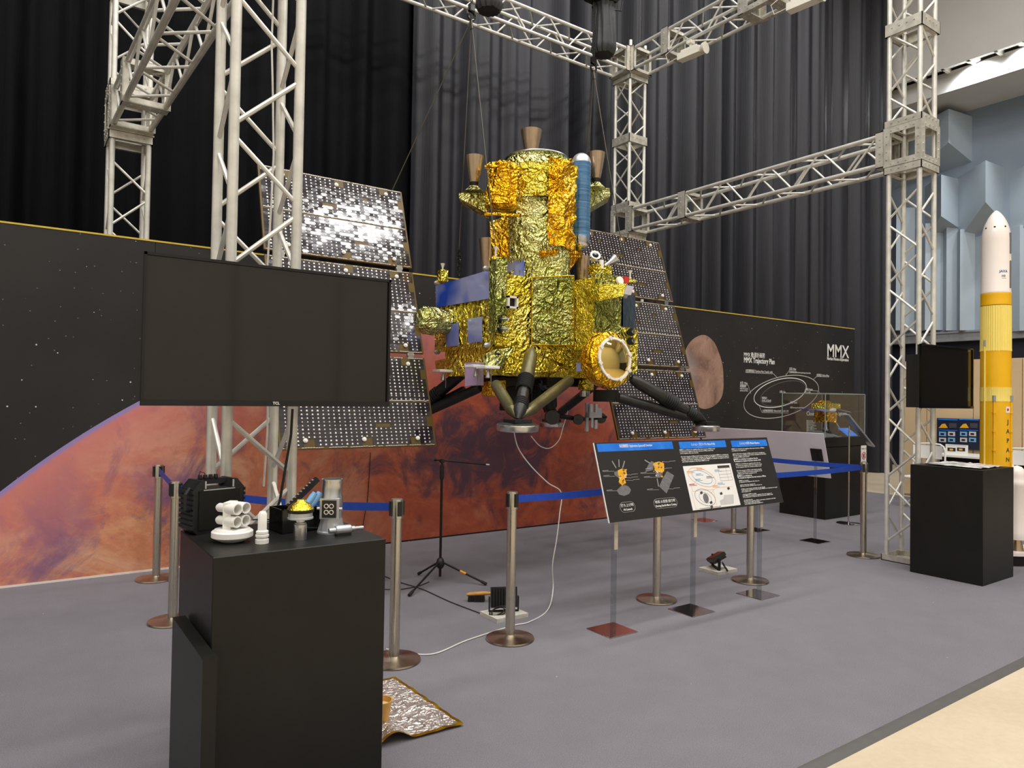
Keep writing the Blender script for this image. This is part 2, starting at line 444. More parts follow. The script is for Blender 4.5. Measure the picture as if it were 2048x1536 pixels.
# upper part of the right wall: ledge and faceted acoustic panels
zl0, zl1 = onX(1960, 681, XW).z, onX(1960, 662, XW).z
mb = MB(); mb.box2((XW-.18, -8, zl0), (XW, 9.6, zl1)); mb.box2((XW-.21, -8, zl1-.03), (XW-.18, 9.6, zl1+.015)); struct(mb.build('trim_2', 'ledge'))
mb = MB(); mb.box2((XW-.05, -8, zl1), (XW, 9.6, Z0W+.1)); mb.build('upper_wall_face', 'wall_grey_blue', wr)
def facet(px0, px1, pyt, pyb, depth, side, tip):
    """wedge: plan triangle, top cut flat, lower end running to a slanted tip"""
    a = onX(px0, pyt, XW-.05); b = onX(px1, pyt, XW-.05); zt = (a.z+b.z)/2
    zb = onX((px0+px1)/2, pyb, XW-.05).z
    y0, y1 = a.y, b.y
    ridge = y0 + (y1-y0)*side
    m = MB()
    P = [Vector((XW-.05, y0, zt)), Vector((XW-.05-depth, ridge, zt)), Vector((XW-.05, y1, zt)),
         Vector((XW-.05, y0, zb-tip)), Vector((XW-.05-depth, ridge, zb)), Vector((XW-.05, y1, zb-tip*.55))]
    m._add(P, [(0, 1, 4, 3), (1, 2, 5, 4), (0, 2, 1), (3, 4, 5), (0, 3, 5, 2)])
    o = m.build('acoustic_panel', 'facet_paint', wr); fix_normals(o); return o
for a in [(1786, 1944, 256, 318, .9, .93, .55), (1916, 2008, 345, 424, .85, .95, .6), (1850, 1918, 366, 446, .7, .88, .35),
          (1740, 1860, 150, 240, .7, .8, .5), (2004, 2120, 452, 662, .25, .4, .0), (1914, 1950, 462, 662, .3, .5, .0), (1830, 1888, 452, 662, .35, .6, .0),
          (1886, 1916, 448, 662, .2, .5, 0), (1950, 2004, 470, 662, .12, .5, 0), (2020, 2160, 330, 420, .8, .9, .5), (1780, 1830, 420, 662, .3, .5, 0)]:
    facet(*a)
# ceiling with soffit and cove
XE = onz(1960, 165, Z0W).x       # front edge of the soffit
XS = XE-.40
CEIL = onX(1960, 112, XS).z
mb = MB(); mb.box2((XE, -8, Z0W), (XW, 9.6, Z0W+.04)); struct(mb.build('ceiling', 'ceiling'))
ZS = onX(1960, 124, XE).z
mb = MB(); mb.box2((XE-.04, -8, Z0W), (XE, 9.6, ZS)); struct(mb.build('trim_3', 'ceiling'))
mb = MB(); mb.prism([(XS, -8, CEIL), (XS+.1, -8, CEIL), (XS, -8, HIGH+.1), (-9, -8, HIGH+.1), (-9, -8, HIGH), (XS-.12, -8, HIGH)], (0, 17.6, 0)); o = struct(mb.build('ceiling', 'ceiling')); fix_normals(o)
mb = MB(); mb.box2((XS, -8, CEIL+.16), (XW, 9.6, CEIL+.26))
M['slot_dark'] = simple('slot_dark_metal', (140, 132, 120), .6)
sl = struct(mb.build('ceiling', 'slot_dark'))
sm = MB(); sm.box2((-.2, -.03, .02), (.2, .03, .16)); smm = sm.mesh('slot_fin', 'ceiling')
for i in range(22): inst('fin', smm, sl, ((XS+XE)/2, -2.0+.52*i, CEIL-.02))
# spotlights in the cove slot, which wash the soffit face
def emis(name, col, st):
    t = NT(name); e = t.n('ShaderNodeEmission'); e.inputs[0].default_value = (*col, 1); e.inputs[1].default_value = st
    t.l(e.outputs[0], t.out.inputs[0]); M[name] = t.m
emis('lamp_glow', (1, .98, .94), 14)
LYS = [onX(px, 118, XS+.2).y for px in (1948, 2052)]
for i, ly in enumerate(LYS):
    lt = thing('cove_spotlight', ('round spotlight in the ceiling slot nearest the truss column', 'round spotlight in the ceiling slot at the right picture edge')[i], 'spotlight', ((XS+XE)/2-.02, ly, CEIL+.02), 'spotlights in the ceiling slot')
    m = MB(); m.lathe([(.10, 0), (.13, .0), (.13, .10), (.06, .12)], n=20); m.build('housing', 'slot_dark', lt, local=True)
    m = MB(); m.lathe([(.098, .012), (.06, .02), (0, .022)], n=20); m.build('lens', 'lamp_glow', lt, local=True)
    l = bpy.data.lights.new('cove_spot', 'SPOT'); l.energy = 420; l.spot_size = 2.4; l.spot_blend = .6; l.shadow_soft_size = .1; l.color = (.95, .98, 1)
    lo = bpy.data.objects.new('cove_spot', l); COL.objects.link(lo); lo.parent = lt; lo.location = (0, 0, -.03); lo.rotation_euler = (0, -.55, 0)
# ---------------------------------------------------------------- curtain
def fold(x, z):
    k = min(1.0, max(.35, (x-1.0)/5.0))
    a = k*(.17*math.sin(x*10.3 + 1.6*math.sin(x*1.7)) + .07*math.sin(x*22.0+2*math.sin(x*2.3)) + .10*math.sin(x*4.1+1.0))
    a *= .8 + .5*noise.noise((x*.8, 0, 3.1))
    return a*(.8+.2*max(0, 1-z/7)) + .006*noise.noise((x*2.2, z*.1, 0))
def curtain(name, x0, x1, y, label, mat):
    m = MB(); nx = int((x1-x0)*44)
    def fn(u, v):
        x = x0+(x1-x0)*u; z = .02+11.7*v
        sag = .10*math.sin(x*3+1) * max(0, 1-v*6)
        return Vector((x + .012*noise.noise((x*3, z*.1, 9)), y + fold(x, z)+.0, z + (sag*.2 if v == 0 else 0)))
    m.grid(fn, nx, 16); o = m.build(name, mat); return tag(o, label, 'curtain')
curtain('stage_curtain', -8.8, 4.35, 8.5, 'black pleated stage curtain behind the left solar panel', 'curtain_shaded')
curtain('stage_curtain', 4.25, onY(1777, 600, 8.44).x, 8.44, 'black pleated stage curtain hanging behind the right half of the truss', 'curtain')
# ================================================================ backdrop wall with printed space scene
BY, BZ, BX0, BX1 = 6.90, 2.882, -4.2, 12.37
def mk_space():
    t = NT('backdrop_space_print'); v = t.coord()
    nz = t.noise(v, .8, 4)
    base = t.ramp(nz, [(.3, lin((30, 28, 27))), (.7, lin((44, 41, 39)))])
    def stars(scale, rad, thr, off):
        vo = t.n('ShaderNodeTexVoronoi'); vo.inputs['Scale'].default_value = scale
        t.l(t.coord(loc=off), vo.inputs['Vector'])
        sc = t.n('ShaderNodeSeparateColor'); t.l(vo.outputs['Color'], sc.inputs[0])
        clus = t.math('GREATER_THAN', t.noise(v, .9, 2), .42)
        return t.math('MULTIPLY', t.math('MULTIPLY', t.math('LESS_THAN', vo.outputs['Distance'], rad), t.math('GREATER_THAN', sc.outputs[0], thr)), clus)
    col = t.mix(stars(9, .06, .3, (0, 0, 0)), base, lin((200, 200, 200)))
    col = t.mix(stars(16, .08, .35, (3, 1, 2)), col, lin((118, 118, 118)))
    t.set(Base_Color=col, Roughness=.5)
    t.p.inputs['Specular IOR Level'].default_value = .35
    M['space'] = t.m
mk_space()
MCX, MCZ, MR = 4.223, -3.935, 6.354
def mk_mars():
    t = NT('backdrop_mars_print'); v = t.coord()
    sep = t.n('ShaderNodeSeparateXYZ'); t.l(v, sep.inputs[0])
    dx = t.math('SUBTRACT', sep.outputs[0], MCX); dz = t.math('SUBTRACT', sep.outputs[2], MCZ)
    d = t.math('SQRT', t.math('ADD', t.math('MULTIPLY', dx, dx), t.math('MULTIPLY', dz, dz)))
    lim = t.math('SUBTRACT', MR, d)
    st = t.coord(scale=(1.0, 1, 1.35))
    big = t.noise(st, .9, 6, .62, .8); med = t.noise(st, 2.6, 7, .65, 1.2); fine = t.noise(st, 12, 6, .7, .6)
    mc = t.ramp(med, [(.3, (0, 0, 0)), (.7, (1, 1, 1))])
    left = t.mix(mc, lin((218, 124, 96)), lin((236, 178, 132)))
    right = t.mix(mc, lin((150, 66, 50)), lin((196, 98, 66)))
    fx = t.ramp(t.math('MULTIPLY', t.math('ADD', sep.outputs[0], 1.0), .14), [(.15, (0, 0, 0)), (.62, (1, 1, 1))])
    col = t.mix(fx, left, right)
    col = t.mix(t.ramp(fine, [(.35, (0, 0, 0)), (.75, (.4,)*3)]), col, lin((150, 82, 60)))
    pale = t.math('MULTIPLY', t.ramp(big, [(.5, (0, 0, 0)), (.58, (.75,)*3)]), t.math('SUBTRACT', 1.15, fx))
    col = t.mix(pale, col, lin((226, 178, 144)))
    dk = t.noise(t.coord(scale=(1.5, 1, 1.1), loc=(5.3, 0, 1.8)), 1.3, 8, .68, 1.0)
    dk2 = t.ramp(dk, [(.51, (0, 0, 0)), (.64, (.8,)*3)])
    col = t.mix(dk2, col, t.mix(fx, lin((98, 82, 132)), lin((86, 54, 66))))
    # the large dark plain right of centre and a second one near the left limb
    for (bx, bz, rx, rz_, st_, cc) in ((4.55, .95, 1.15, .62, .95, lin((78, 56, 70))), (6.3, .55, 1.0, .4, .55, lin((92, 48, 46))), (.35, .45, .35, .55, .55, lin((112, 92, 140))), (1.05, .75, .3, .25, .5, lin((100, 84, 134)))):
        ax_ = t.math('MULTIPLY', t.math('SUBTRACT', sep.outputs[0], bx), 1/rx); az_ = t.math('MULTIPLY', t.math('SUBTRACT', sep.outputs[2], bz), 1/rz_)
        dd_ = t.math('ADD', t.math('ADD', t.math('MULTIPLY', ax_, ax_), t.math('MULTIPLY', az_, az_)), t.math('MULTIPLY', t.math('SUBTRACT', t.noise(v, 2.4, 7, .7, 1.4), .5), 3.2))
        col = t.mix(t.ramp(dd_, [(.15, (st_,)*3), (.95, (0, 0, 0))]), col, cc)
    # craters
    vo = t.n('ShaderNodeTexVoronoi'); vo.inputs['Scale'].default_value = 1.7; t.l(v, vo.inputs['Vector'])
    ring = t.ramp(vo.outputs['Distance'], [(.0, (.5,)*3), (.07, (.35,)*3), (.09, (0, 0, 0)), (1, (0, 0, 0))])
    col = t.mix(ring, col, lin((110, 60, 56)))
    pink = t.ramp(t.math('MULTIPLY', lim, .8), [(.0, (1, 1, 1)), (.12, (.7,)*3), (.7, (0, 0, 0))])
    col = t.mix(pink, col, lin((212, 128, 124)))
    col = t.mix(t.ramp(lim, [(.0, (1, 1, 1)), (.02, (.9,)*3), (.05, (0, 0, 0))]), col, lin((150, 138, 196)))
    t.set(Base_Color=col, Roughness=.5)
    t.p.inputs['Specular IOR Level'].default_value = .35
    M['mars'] = t.m
mk_mars()
def mk_phobos():
    t = NT('backdrop_phobos_print'); v = t.coord()
    n1 = t.noise(v, 2.2, 6, .65, .5)
    vo = t.n('ShaderNodeTexVoronoi'); vo.inputs['Scale'].default_value = 4.5; t.l(v, vo.inputs['Vector'])
    col = t.ramp(n1, [(.36, lin((124, 92, 78))), (.64, lin((180, 143, 124)))])
    col = t.mix(t.ramp(vo.outputs['Distance'], [(.0, (.5,)*3), (.15, (.45,)*3), (.22, (0, 0, 0)), (1, (0, 0, 0))]), col, lin((104, 76, 66)))
    vo3 = t.n('ShaderNodeTexVoronoi'); vo3.inputs['Scale'].default_value = 13; t.l(v, vo3.inputs['Vector'])
    col = t.mix(t.ramp(vo3.outputs['Distance'], [(.0, (.22,)*3), (.2, (.18,)*3), (.26, (0, 0, 0)), (1, (0, 0, 0))]), col, lin((196, 158, 138)))
    sep = t.n('ShaderNodeSeparateXYZ'); t.l(v, sep.inputs[0])
    lit = t.ramp(t.math('SUBTRACT', 8.42, t.math('ADD', sep.outputs[0], t.math('MULTIPLY', n1, .3))), [(.1, (0, 0, 0)), (.4, (.55,)*3)])
    band = t.ramp(t.math('ABSOLUTE', t.math('SUBTRACT', sep.outputs[2], 1.95)), [(.12, (1, 1, 1)), (.4, (0, 0, 0))])
    col = t.mix(t.math('MULTIPLY', lit, band), col, lin((170, 172, 180)))
    t.set(Base_Color=col, Roughness=.5); M['phobos'] = t.m
mk_phobos()
bd = thing('backdrop_wall', 'long black backdrop wall printed with Mars, a small moon and stars', 'backdrop', (4, BY, 0))
xs = [BX0, -1.4, 1.0, 3.4, 5.8, 8.2, 10.3, BX1]
for a, b in zip(xs[:-1], xs[1:]):
    m = MB(); m.bbox((a+.0008, BY, -.012), (b-.0008, BY+.05, BZ), .0015); m.build('board', 'space', bd)
m = MB(); m.box2((BX0, BY-.004, BZ), (BX1, BY+.054, BZ+.014)); m.build('top_edge_strip', 'yellow_edge', bd)
m = MB(); m.box2((BX0, BY-.006, 0), (2.2, BY, .016)); m.build('base_strip', 'white_paint', bd)
poly = []
z0 = .016
w = math.sqrt(MR**2-(z0-MCZ)**2); a0 = math.atan2(z0-MCZ, w)
for i in range(121):
    a = math.pi-a0 + (2*a0-math.pi)*i/120
    poly.append((MCX+MR*math.cos(a), MCZ+MR*math.sin(a)))
m = MB(); m.prism([(x, BY-.0012, z) for x, z in poly], (0, .0012, 0)); o = m.build('mars_print', 'mars', bd); fix_normals(o)
o.data.transform(Matrix.Translation(bd.location)); o.location = -bd.location
pc = [(1368, 712), (1376, 690), (1391, 675), (1410, 670), (1428, 684), (1438, 706), (1445, 730), (1447, 758), (1446, 785), (1438, 803), (1424, 814), (1408, 818), (1396, 812), (1390, 796), (1384, 774), (1378, 752), (1370, 735)]
pw = [onY(x, y, BY-.0016) for x, y in pc]
sm2 = []
for i in range(len(pw)):
    a, b, c, d = pw[i-1], pw[i], pw[(i+1) % len(pw)], pw[(i+2) % len(pw)]
    for tt in (0, .33, .66):
        sm2.append(.5*((2*b)+(c-a)*tt+(2*a-5*b+4*c-d)*tt*tt+(3*b-a-3*c+d)*tt**3))
m = MB(); m.prism(sm2, (0, .0012, 0)); o = m.build('moon_print', 'phobos', bd); fix_normals(o)
o.data.transform(Matrix.Translation(bd.location)); o.location = -bd.location
TX, TZ = (1, 0, 0), (0, 0, 1)
def wtext(body, px, py, size, fit=None, mat='print_white', bold=.0):
    p = onY(px, py, BY-.002); return text_mesh('lettering', body, size, mat, p, TX, TZ, bd, 'LEFT', bold, .0006, fit)
wid = lambda x0, x1, y: onY(x1, y, BY).x-onY(x0, y, BY).x
wtext('MMX', 1653.5, 712.5, .31, wid(1653.5, 1697, 700), bold=.004)
wtext('Martian Moons eXploration', 1654, 719.5, .072, wid(1654, 1697, 720), bold=.002)
wtext('MMX 軌道計画図', 1487.5, 712.5, .085, wid(1487.5, 1529, 712), bold=.001)
wtext('MMX Trajectory Plan', 1487.5, 724.5, .115, wid(1487.5, 1549, 727), bold=.003)
for body, x0, x1, y, s in [('火星遷移軌道 / Earth-to-Mars Transfer orbit', 1491, 1545, 743.5, .05), ('火星 / Mars', 1578.5, 1592, 739.5, .05), ('探査機地球出発時 when the probe departs from Earth', 1578.5, 1621, 745.5, .036),
    ('火星軌道 / Orbit of Mars', 1633, 1658, 752, .048), ('火星 / Mars', 1480, 1495, 768, .05), ('探査機到着時', 1480, 1492, 774.5, .042), ('when the probe', 1480, 1496, 778.5, .036), ('arrives at Mars', 1480, 1496, 782.5, .036),
    ('太陽 / Sun', 1559, 1571, 785.5, .045), ('地球 / Earth', 1611, 1625, 780.5, .045), ('打上げ時', 1611, 1621, 786, .034), ('地球軌道 /', 1523.5, 1534, 798, .045), ('Orbit of Earth', 1523.5, 1542, 802.5, .045),
    ('火星地球遷移軌道 / Mars-to-Earth Transfer orbit', 1525, 1577, 823.5, .045), ('地球 / Earth', 1580.5, 1594, 807, .045), ('帰還時 when the probe returns to Earth', 1580.5, 1607, 816.5, .034),
    ('Close-up of the Martian Sphere', 1613, 1693, 831, .10)]:
    wtext(body, x0, y, s, wid(x0, x1, y), bold=.0)
for k in range(13): wtext('軌道投入 Mars Orbit Insertion', 1613, 843+k*3.2, .03, wid(1613, 1626+(k*5 % 9), 850), 'print_lightgrey')
def wline(pts, r=.004, mat='print_white', name='orbit_line'):
    m = MB(); ps = [onY(x, y, BY-.0016) for x, y in pts]
    for a, b in zip(ps[:-1], ps[1:]):
        d = (b-a); d.normalize(); nn = Vector((-d.z, 0, d.x))*r
        m._add([a-nn, b-nn, b+nn, a+nn], [(0, 1, 2, 3)])
    return m.build(name, mat, bd)
def well(cx, cy, rx, ry, ang, r, mat):
    ps = []
    for i in range(73):
        a = 2*math.pi*i/72; x, y = rx*math.cos(a), ry*math.sin(a)
        ps.append((cx+x*math.cos(ang)-y*math.sin(ang), cy+x*math.sin(ang)+y*math.cos(ang)))
    wline(ps, r, mat, 'orbit_ring')
well(1562.5, 793.5, 77, 39, -.28, .006, 'print_lightgrey')
well(1560.5, 785.5, 54, 26.5, -.28, .007, 'print_white')
well(1566, 787, 47, 22, -.32, .004, 'print_midgrey')
for pts in [[(1491, 745), (1547, 747.5), (1556, 757)], [(1592, 740.5), (1579, 740), (1571, 752)], [(1658, 754), (1633, 753), (1627, 759)], [(1480, 769.5), (1496, 770), (1502, 788)], [(1542, 804), (1524, 803.5)], [(1524, 825), (1519, 813)], [(1577, 826), (1524, 825)], [(1636, 782), (1609, 780)]]:
    wline(pts, .0035, 'print_lightgrey', 'leader_line')
# ================================================================ truss frame
A = .297; RCH, RBR, PIT = .024, .0115, .323
CH_ = {}
def chord_mesh(L):
    k = round(L, 4)
    if k not in CH_:
        CH_[k] = MB().cyl((0, 0, 0), (0, 0, L), RCH, n=12).mesh('chord', 'truss')
    return CH_[k]
BR_ = {}
def brace_mesh(L):
    k = round(L, 3)
    if k not in BR_: BR_[k] = MB().cyl((0, 0, 0), (0, 0, L), RBR, n=8).mesh('brace', 'truss')
    return BR_[k]
def truss(name, label, o, w, u, v, L, phase, collars=(), skips=(), group=None, dbl=()):
    """o: centre of chord (0,0) at s=0; w axis; u, v side directions; collars: s positions of bolted end frames"""
    o, w, u, v = Vector(o), Vector(w).normalized(), Vector(u).normalized(), Vector(v).normalized()
    t = thing(name, label, 'truss', o, group)
    q = rod_q(w)
    cor = {(i, j): u*(A*i)+v*(A*j) for i in (0, 1) for j in (0, 1)}
    for c in cor.values(): inst('chord', chord_mesh(L), t, c, q)
    faces = [((0, 0), (1, 0)), ((1, 0), (1, 1)), ((1, 1), (0, 1)), ((0, 1), (0, 0))]
    gap = .028
    k0 = int(-phase/PIT)-2
    for a, b in faces:
        for k in range(k0, int((L-phase)/PIT)+2):
            s0 = phase+k*PIT; s1 = s0+PIT
            if s0 < .06 or s1 > L-.06: continue
            if any(lo < (s0+s1)/2 < hi for lo, hi in skips): continue
            p, r = (a, b) if k % 2 == 0 else (b, a)
            P, R = cor[p]+w*(s0+gap), cor[r]+w*(s1-gap)
            d = R-P; e = d.normalized()*RCH*.75
            d2 = (R-e)-(P+e)
            inst('brace', brace_mesh(d2.length), t, P+e, rod_q(d2))
    for s, h in collars:
        m = MB(); th = .008; ou = RCH+.008
        for (di, dj, ax, n) in ((u, v, 0, 0), (u, v, 0, 1), (u, v, 1, 0), (u, v, 1, 1)):
            along, nrm = (di, dj) if ax == 0 else (dj, di)
            c = along*(A/2) + nrm*(-ou if n == 0 else A+ou) + w*s
            mat = Matrix((along, nrm, w)).transposed()
            m.box(c, (A+2*ou+th, th, h), mat)
            c2 = c + nrm*(.022 if n == 0 else -.022)
            for e in (-1, 1): m.box(c2+w*(e*(h/2-.003)), (A+2*ou, .05, .006), mat)
            sg = -1 if n == 0 else 1
            for e in (-.36, -.12, .12, .36):
                m.cyl(c+along*(A*e)+w*(h*.12), c+along*(A*e)+w*(h*.12)+nrm*(sg*.011), .009, n=6)
        m.build('collar', 'truss_plate', t, local=True)
    return t
def corner_block(t, c, u, v, w, s0, s1):
    """open cube of riveted plates around s0..s1"""
    u, v, w = Vector(u), Vector(v), Vector(w)
    ou = RCH+.012; m = MB(); th = .007; pw_ = .062
    ctr = u*(A/2)+v*(A/2)+w*((s0+s1)/2); hs = A/2+ou; hw = (s1-s0)/2
    dims = {0: (u, hs), 1: (v, hs), 2: (w, hw)}
    for n in range(3):
        nrm, hn = dims[n]; p, hp = dims[(n+1) % 3]; q, hq = dims[(n+2) % 3]
        mat = Matrix((p, q, nrm)).transposed()
        for sg in (-1, 1):
            for e in (-1, 1):
                m.box(ctr+nrm*(sg*hn)+q*(e*(hq-pw_/2)), (2*hp, pw_, th), mat)
                m.box(ctr+nrm*(sg*hn)+p*(e*(hp-pw_/2)), (pw_, 2*hq-2*pw_, th), mat)
                for k in (-.6, -.2, .2, .6):
                    m.cyl(ctr+nrm*(sg*hn)+q*(e*(hq-pw_/2))+p*(k*hp), ctr+nrm*(sg*(hn+.01))+q*(e*(hq-pw_/2))+p*(k*hp), .008, n=6)
                    m.cyl(ctr+nrm*(sg*hn)+p*(e*(hp-pw_/2))+q*(k*hq), ctr+nrm*(sg*(hn+.01))+p*(e*(hp-pw_/2))+q*(k*hq), .008, n=6)
    return m.build('corner_block', 'truss_plate', t, local=True)
UX, UY, UZ = (1, 0, 0), (0, 1, 0), (0, 0, 1)
RC, MF, LF, LN = (7.19, 3.37), (7.19, 7.38), (.695, 7.38), (.80, 3.375)
ZL0, ZL1, ZU0, ZU1 = 3.99, 4.287, 6.31, 6.607
COLH = 6.75
def phase_from(px, py, xy):       # height of a brace node seen at a pixel on a leg standing at xy
    d = ray(px, py); s = (xy[0]*d.x+xy[1]*d.y)/(d.x**2+d.y**2); return CAM_H+d.z*s
zR = phase_from(1776, 573, (RC[0], RC[1]+A))
zN = phase_from(600, 421, (LN[0]+A, LN[1]))
zM = phase_from(1231, 207, (MF[0], MF[1]+A))
zF = phase_from(205, 398, (LF[0], LF[1]+A))
def column(name, label, xy, zn, other):
    ph = (zn-PIT) % (2*PIT)         # nodes of chords (0,0)/(1,1)
    t = truss(name, label, (xy[0], xy[1], .06), UZ, UX, UY, COLH-.06, ph-.06, [(ZL0-.06-.085, .07), (ZL1-.06+.085, .07), (5.33-.06, .12), (ZU0-.06-.085, .07), (1.98, .01)][:4], [(ZL0-.06-.14, ZL1-.06+.14), (ZU0-.06-.14, ZU1+.2)], 'truss columns')
    m = MB(); ou = RCH+.012
    for a, b in (((-ou, -ou), (A+ou, -ou+.008)), ((-ou, A+ou-.008), (A+ou, A+ou)), ((-ou, -ou), (-ou+.008, A+ou)), ((A+ou-.008, -ou), (A+ou, A+ou))):
        m.box2((a[0], a[1], -.06), (b[0], b[1], .0))
    m.box2((-ou, -ou, -.06), (A+ou, A+ou, -.052)); m.build('base_frame', 'truss_plate', t, local=True)
    for s0, s1 in ((ZL0-.05-.06, ZL1+.05-.06), (ZU0-.05-.06, ZU1+.05-.06)):
        corner_block(t, None, UX, UY, UZ, s0, s1)
    return t
column('truss_column', 'grey lattice truss column beside the black plinth with rocket, right side', RC, zR+PIT, None)
column('truss_column', 'grey lattice truss column rising behind the gold spacecraft', MF, zM+PIT, None)
column('truss_column', 'grey lattice truss column farther left, standing behind the backdrop', LF, zF, None)
column('truss_column', 'big near lattice truss column carrying the large television', LN, zN, None)
yb = lambda px, py: onX(px, py, RC[0]).y
c1 = yb(1366, 405); L = MF[1]-RC[1]-A
truss('truss_beam', 'lower lattice truss beam running to the right column', (RC[0], RC[1]+A, ZL0), UY, UX, UZ, L, .1, [(.06, .12), (c1-RC[1]-A, .12), (L-.05, .1)], [(c1-RC[1]-A-.1, c1-RC[1]-A+.1)], 'truss beams')
c2, c3 = yb(1332, 70), yb(1515, 20)
truss('truss_beam', 'upper lattice truss beam carrying two white lamps, right of centre', (RC[0], RC[1]+A, ZU0), UY, UX, UZ, L, .1, [(.06, .12), (c2-RC[1]-A, .12), (c3-RC[1]-A-.22, .08), (c3-RC[1]-A+.22, .08), (L-.05, .1)], [(c3-RC[1]-A-.25, c3-RC[1]-A+.25)], 'truss beams')
corner_block(bpy.data.objects['truss_beam.001'], None, UX, UZ, UY, c3-RC[1]-A-.18, c3-RC[1]-A+.18)
L2 = MF[0]-LF[0]-A
truss('truss_beam', 'upper lattice truss beam behind the black hoist bags', (LF[0]+A, LF[1], ZU0), UX, UY, UZ, L2, .16, [(.06, .12), (L2-.05, .1)], [], 'truss beams')
dl = Vector((LN[0]-LF[0], LN[1]+A-LF[1], 0)); L3 = dl.length; sd = Vector((0, 0, 1)).cross(dl.normalized())
truss('truss_beam', 'lower lattice truss beam at upper left, coming toward the camera', (LF[0]+ (A if sd.x < 0 else 0), LF[1], ZL0), dl, sd if sd.x > 0 else sd, UZ, L3, .12, [(.06, .12), (.72, .12), (L3-.05, .1)], [(.62, .82)], 'truss beams')
# ================================================================ televisions
def tv(name, label, c, wd_, h, nrm, brand, reach):
    """c: centre of screen front, nrm: facing direction (horizontal)"""
    n = Vector(nrm).normalized(); r = Vector((0, 0, 1)).cross(n).normalized(); up = Vector((0, 0, 1))
    mat = Matrix((r, n, up)).transposed(); c = Vector(c)
    t = thing(name, label, 'television', c)
    B = lambda cc, d: (c + r*cc[0]+n*cc[1]+up*cc[2], d, mat)
    m = MB(); m.box(*B((0, -.022, 0), (wd_-.01, .03, h-.01))); m.box(*B((0, -.055, -.05), (wd_*.72, .04, h*.6))); m.build('housing', 'black_plastic', t)
    m = MB(); bz = .011
    m.box(*B((0, -.006, h/2-bz/2), (wd_, .022, bz))); m.box(*B((-wd_/2+bz/2, -.006, 0), (bz, .022, h))); m.box(*B((wd_/2-bz/2, -.006, 0), (bz, .022, h)))
    m.box(*B((0, -.004, -h/2+.012), (wd_, .026, .024))); m.build('bezel', 'black_gloss', t)
    m = MB(); m.box(*B((0, -.008, .006), (wd_-2*bz, .004, h-bz-.024))); m.build('screen', 'screen', t)
    if brand: text_mesh('lettering', brand, .016, 'print_white', c+r*(-.02)+n*.0095+up*(-h/2+.008), r, up, t, 'LEFT', .0004)
    m = MB(); m.box(*B((0, -.09, 0), (.30, .03, .30)))
    if reach:
        for e in (-1, 1): m.box(*B((e*.1, -(.09+reach)/2, e*.06), (.04, reach-.09, .05)))
        m.box(*B((0, -reach+.006, 0), (.40, .012, .2)))
    m.build('wall_bracket', 'black_paint', t)
    return t
t_ = NT('tv_screen_black'); t_.set(Base_Color=lin((22, 18, 14)), Roughness=.06); t_.p.inputs['Specular IOR Level'].default_value = .6; M['screen'] = t_.m
a, b, c_, d_ = [onY(x, y, 3.1) for x, y in ((289, 501), (784.4, 562), (775.4, 813.9), (280, 811))]
cc = (a+b+c_+d_)/4; w_ = ((b.x-a.x)+(c_.x-d_.x))/2; h_ = ((a.z-d_.z)+(b.z-c_.z))/2
tv('television', 'large black flat television on the near truss column', (cc.x, 3.1, cc.z), w_, h_, (0, -1, 0), 'TCL', .25)
m = MB(); m.tube([onY(585, 818, 3.3), onY(582, 870, 3.3), onY(560, 1000, 3.32), onY(545, 1046, 3.3)], .006, 6)
tag(m.build('power_cable', 'wire_black'), 'black cable hanging below the large television', 'cable')
m = MB(); pts = [Vector((LN[0]+A-.05+.012*math.sin(i*1.3), LN[1]+A-.035+.01*math.cos(i*.9), 1.1+.28*i)) for i in range(20)]
m.tube(pts, .005, 6); tag(m.build('truss_cable', 'cable_white'), 'thin pale cable running up the near truss column', 'cable')
# right television on the right truss column
pl = CAM + ray(1842, 752)*6.6; pr = CAM + ray(1946, 757)*7.13
rd = Vector((pr.x-pl.x, pr.y-pl.y, 0)); wr_ = rd.length; rd.normalize()
nn = rd.cross(Vector((0, 0, 1)))
tv('television', 'smaller black television on the right truss column beside the rocket model', (pl+pr)/2, wr_, .60, nn, None, 0)
m = MB(); mt = Matrix((rd, nn, Vector((0, 0, 1)))).transposed(); bq = CAM+ray(1831, 762)*6.74
m.box(bq, (.09, .13, .5), mt)
m.box(bq+rd*.09-nn*.05, (.14, .03, .12), mt)
m.box((RC[0]+.07, RC[1]-.035, bq.z), (.26, .02, .16))
tag(m.build('bracket_box', 'black_plastic'), 'black mounting box between right truss column and smaller television', 'bracket')
# ================================================================ spacecraft model
YC, ZC, TH = 5.5, 2.225, math.radians(18)
sp = thing('spacecraft_model', 'large gold foil spacecraft model with two solar wings hanging in the truss frame', 'spacecraft', (3.9, 5.3, 1.2))
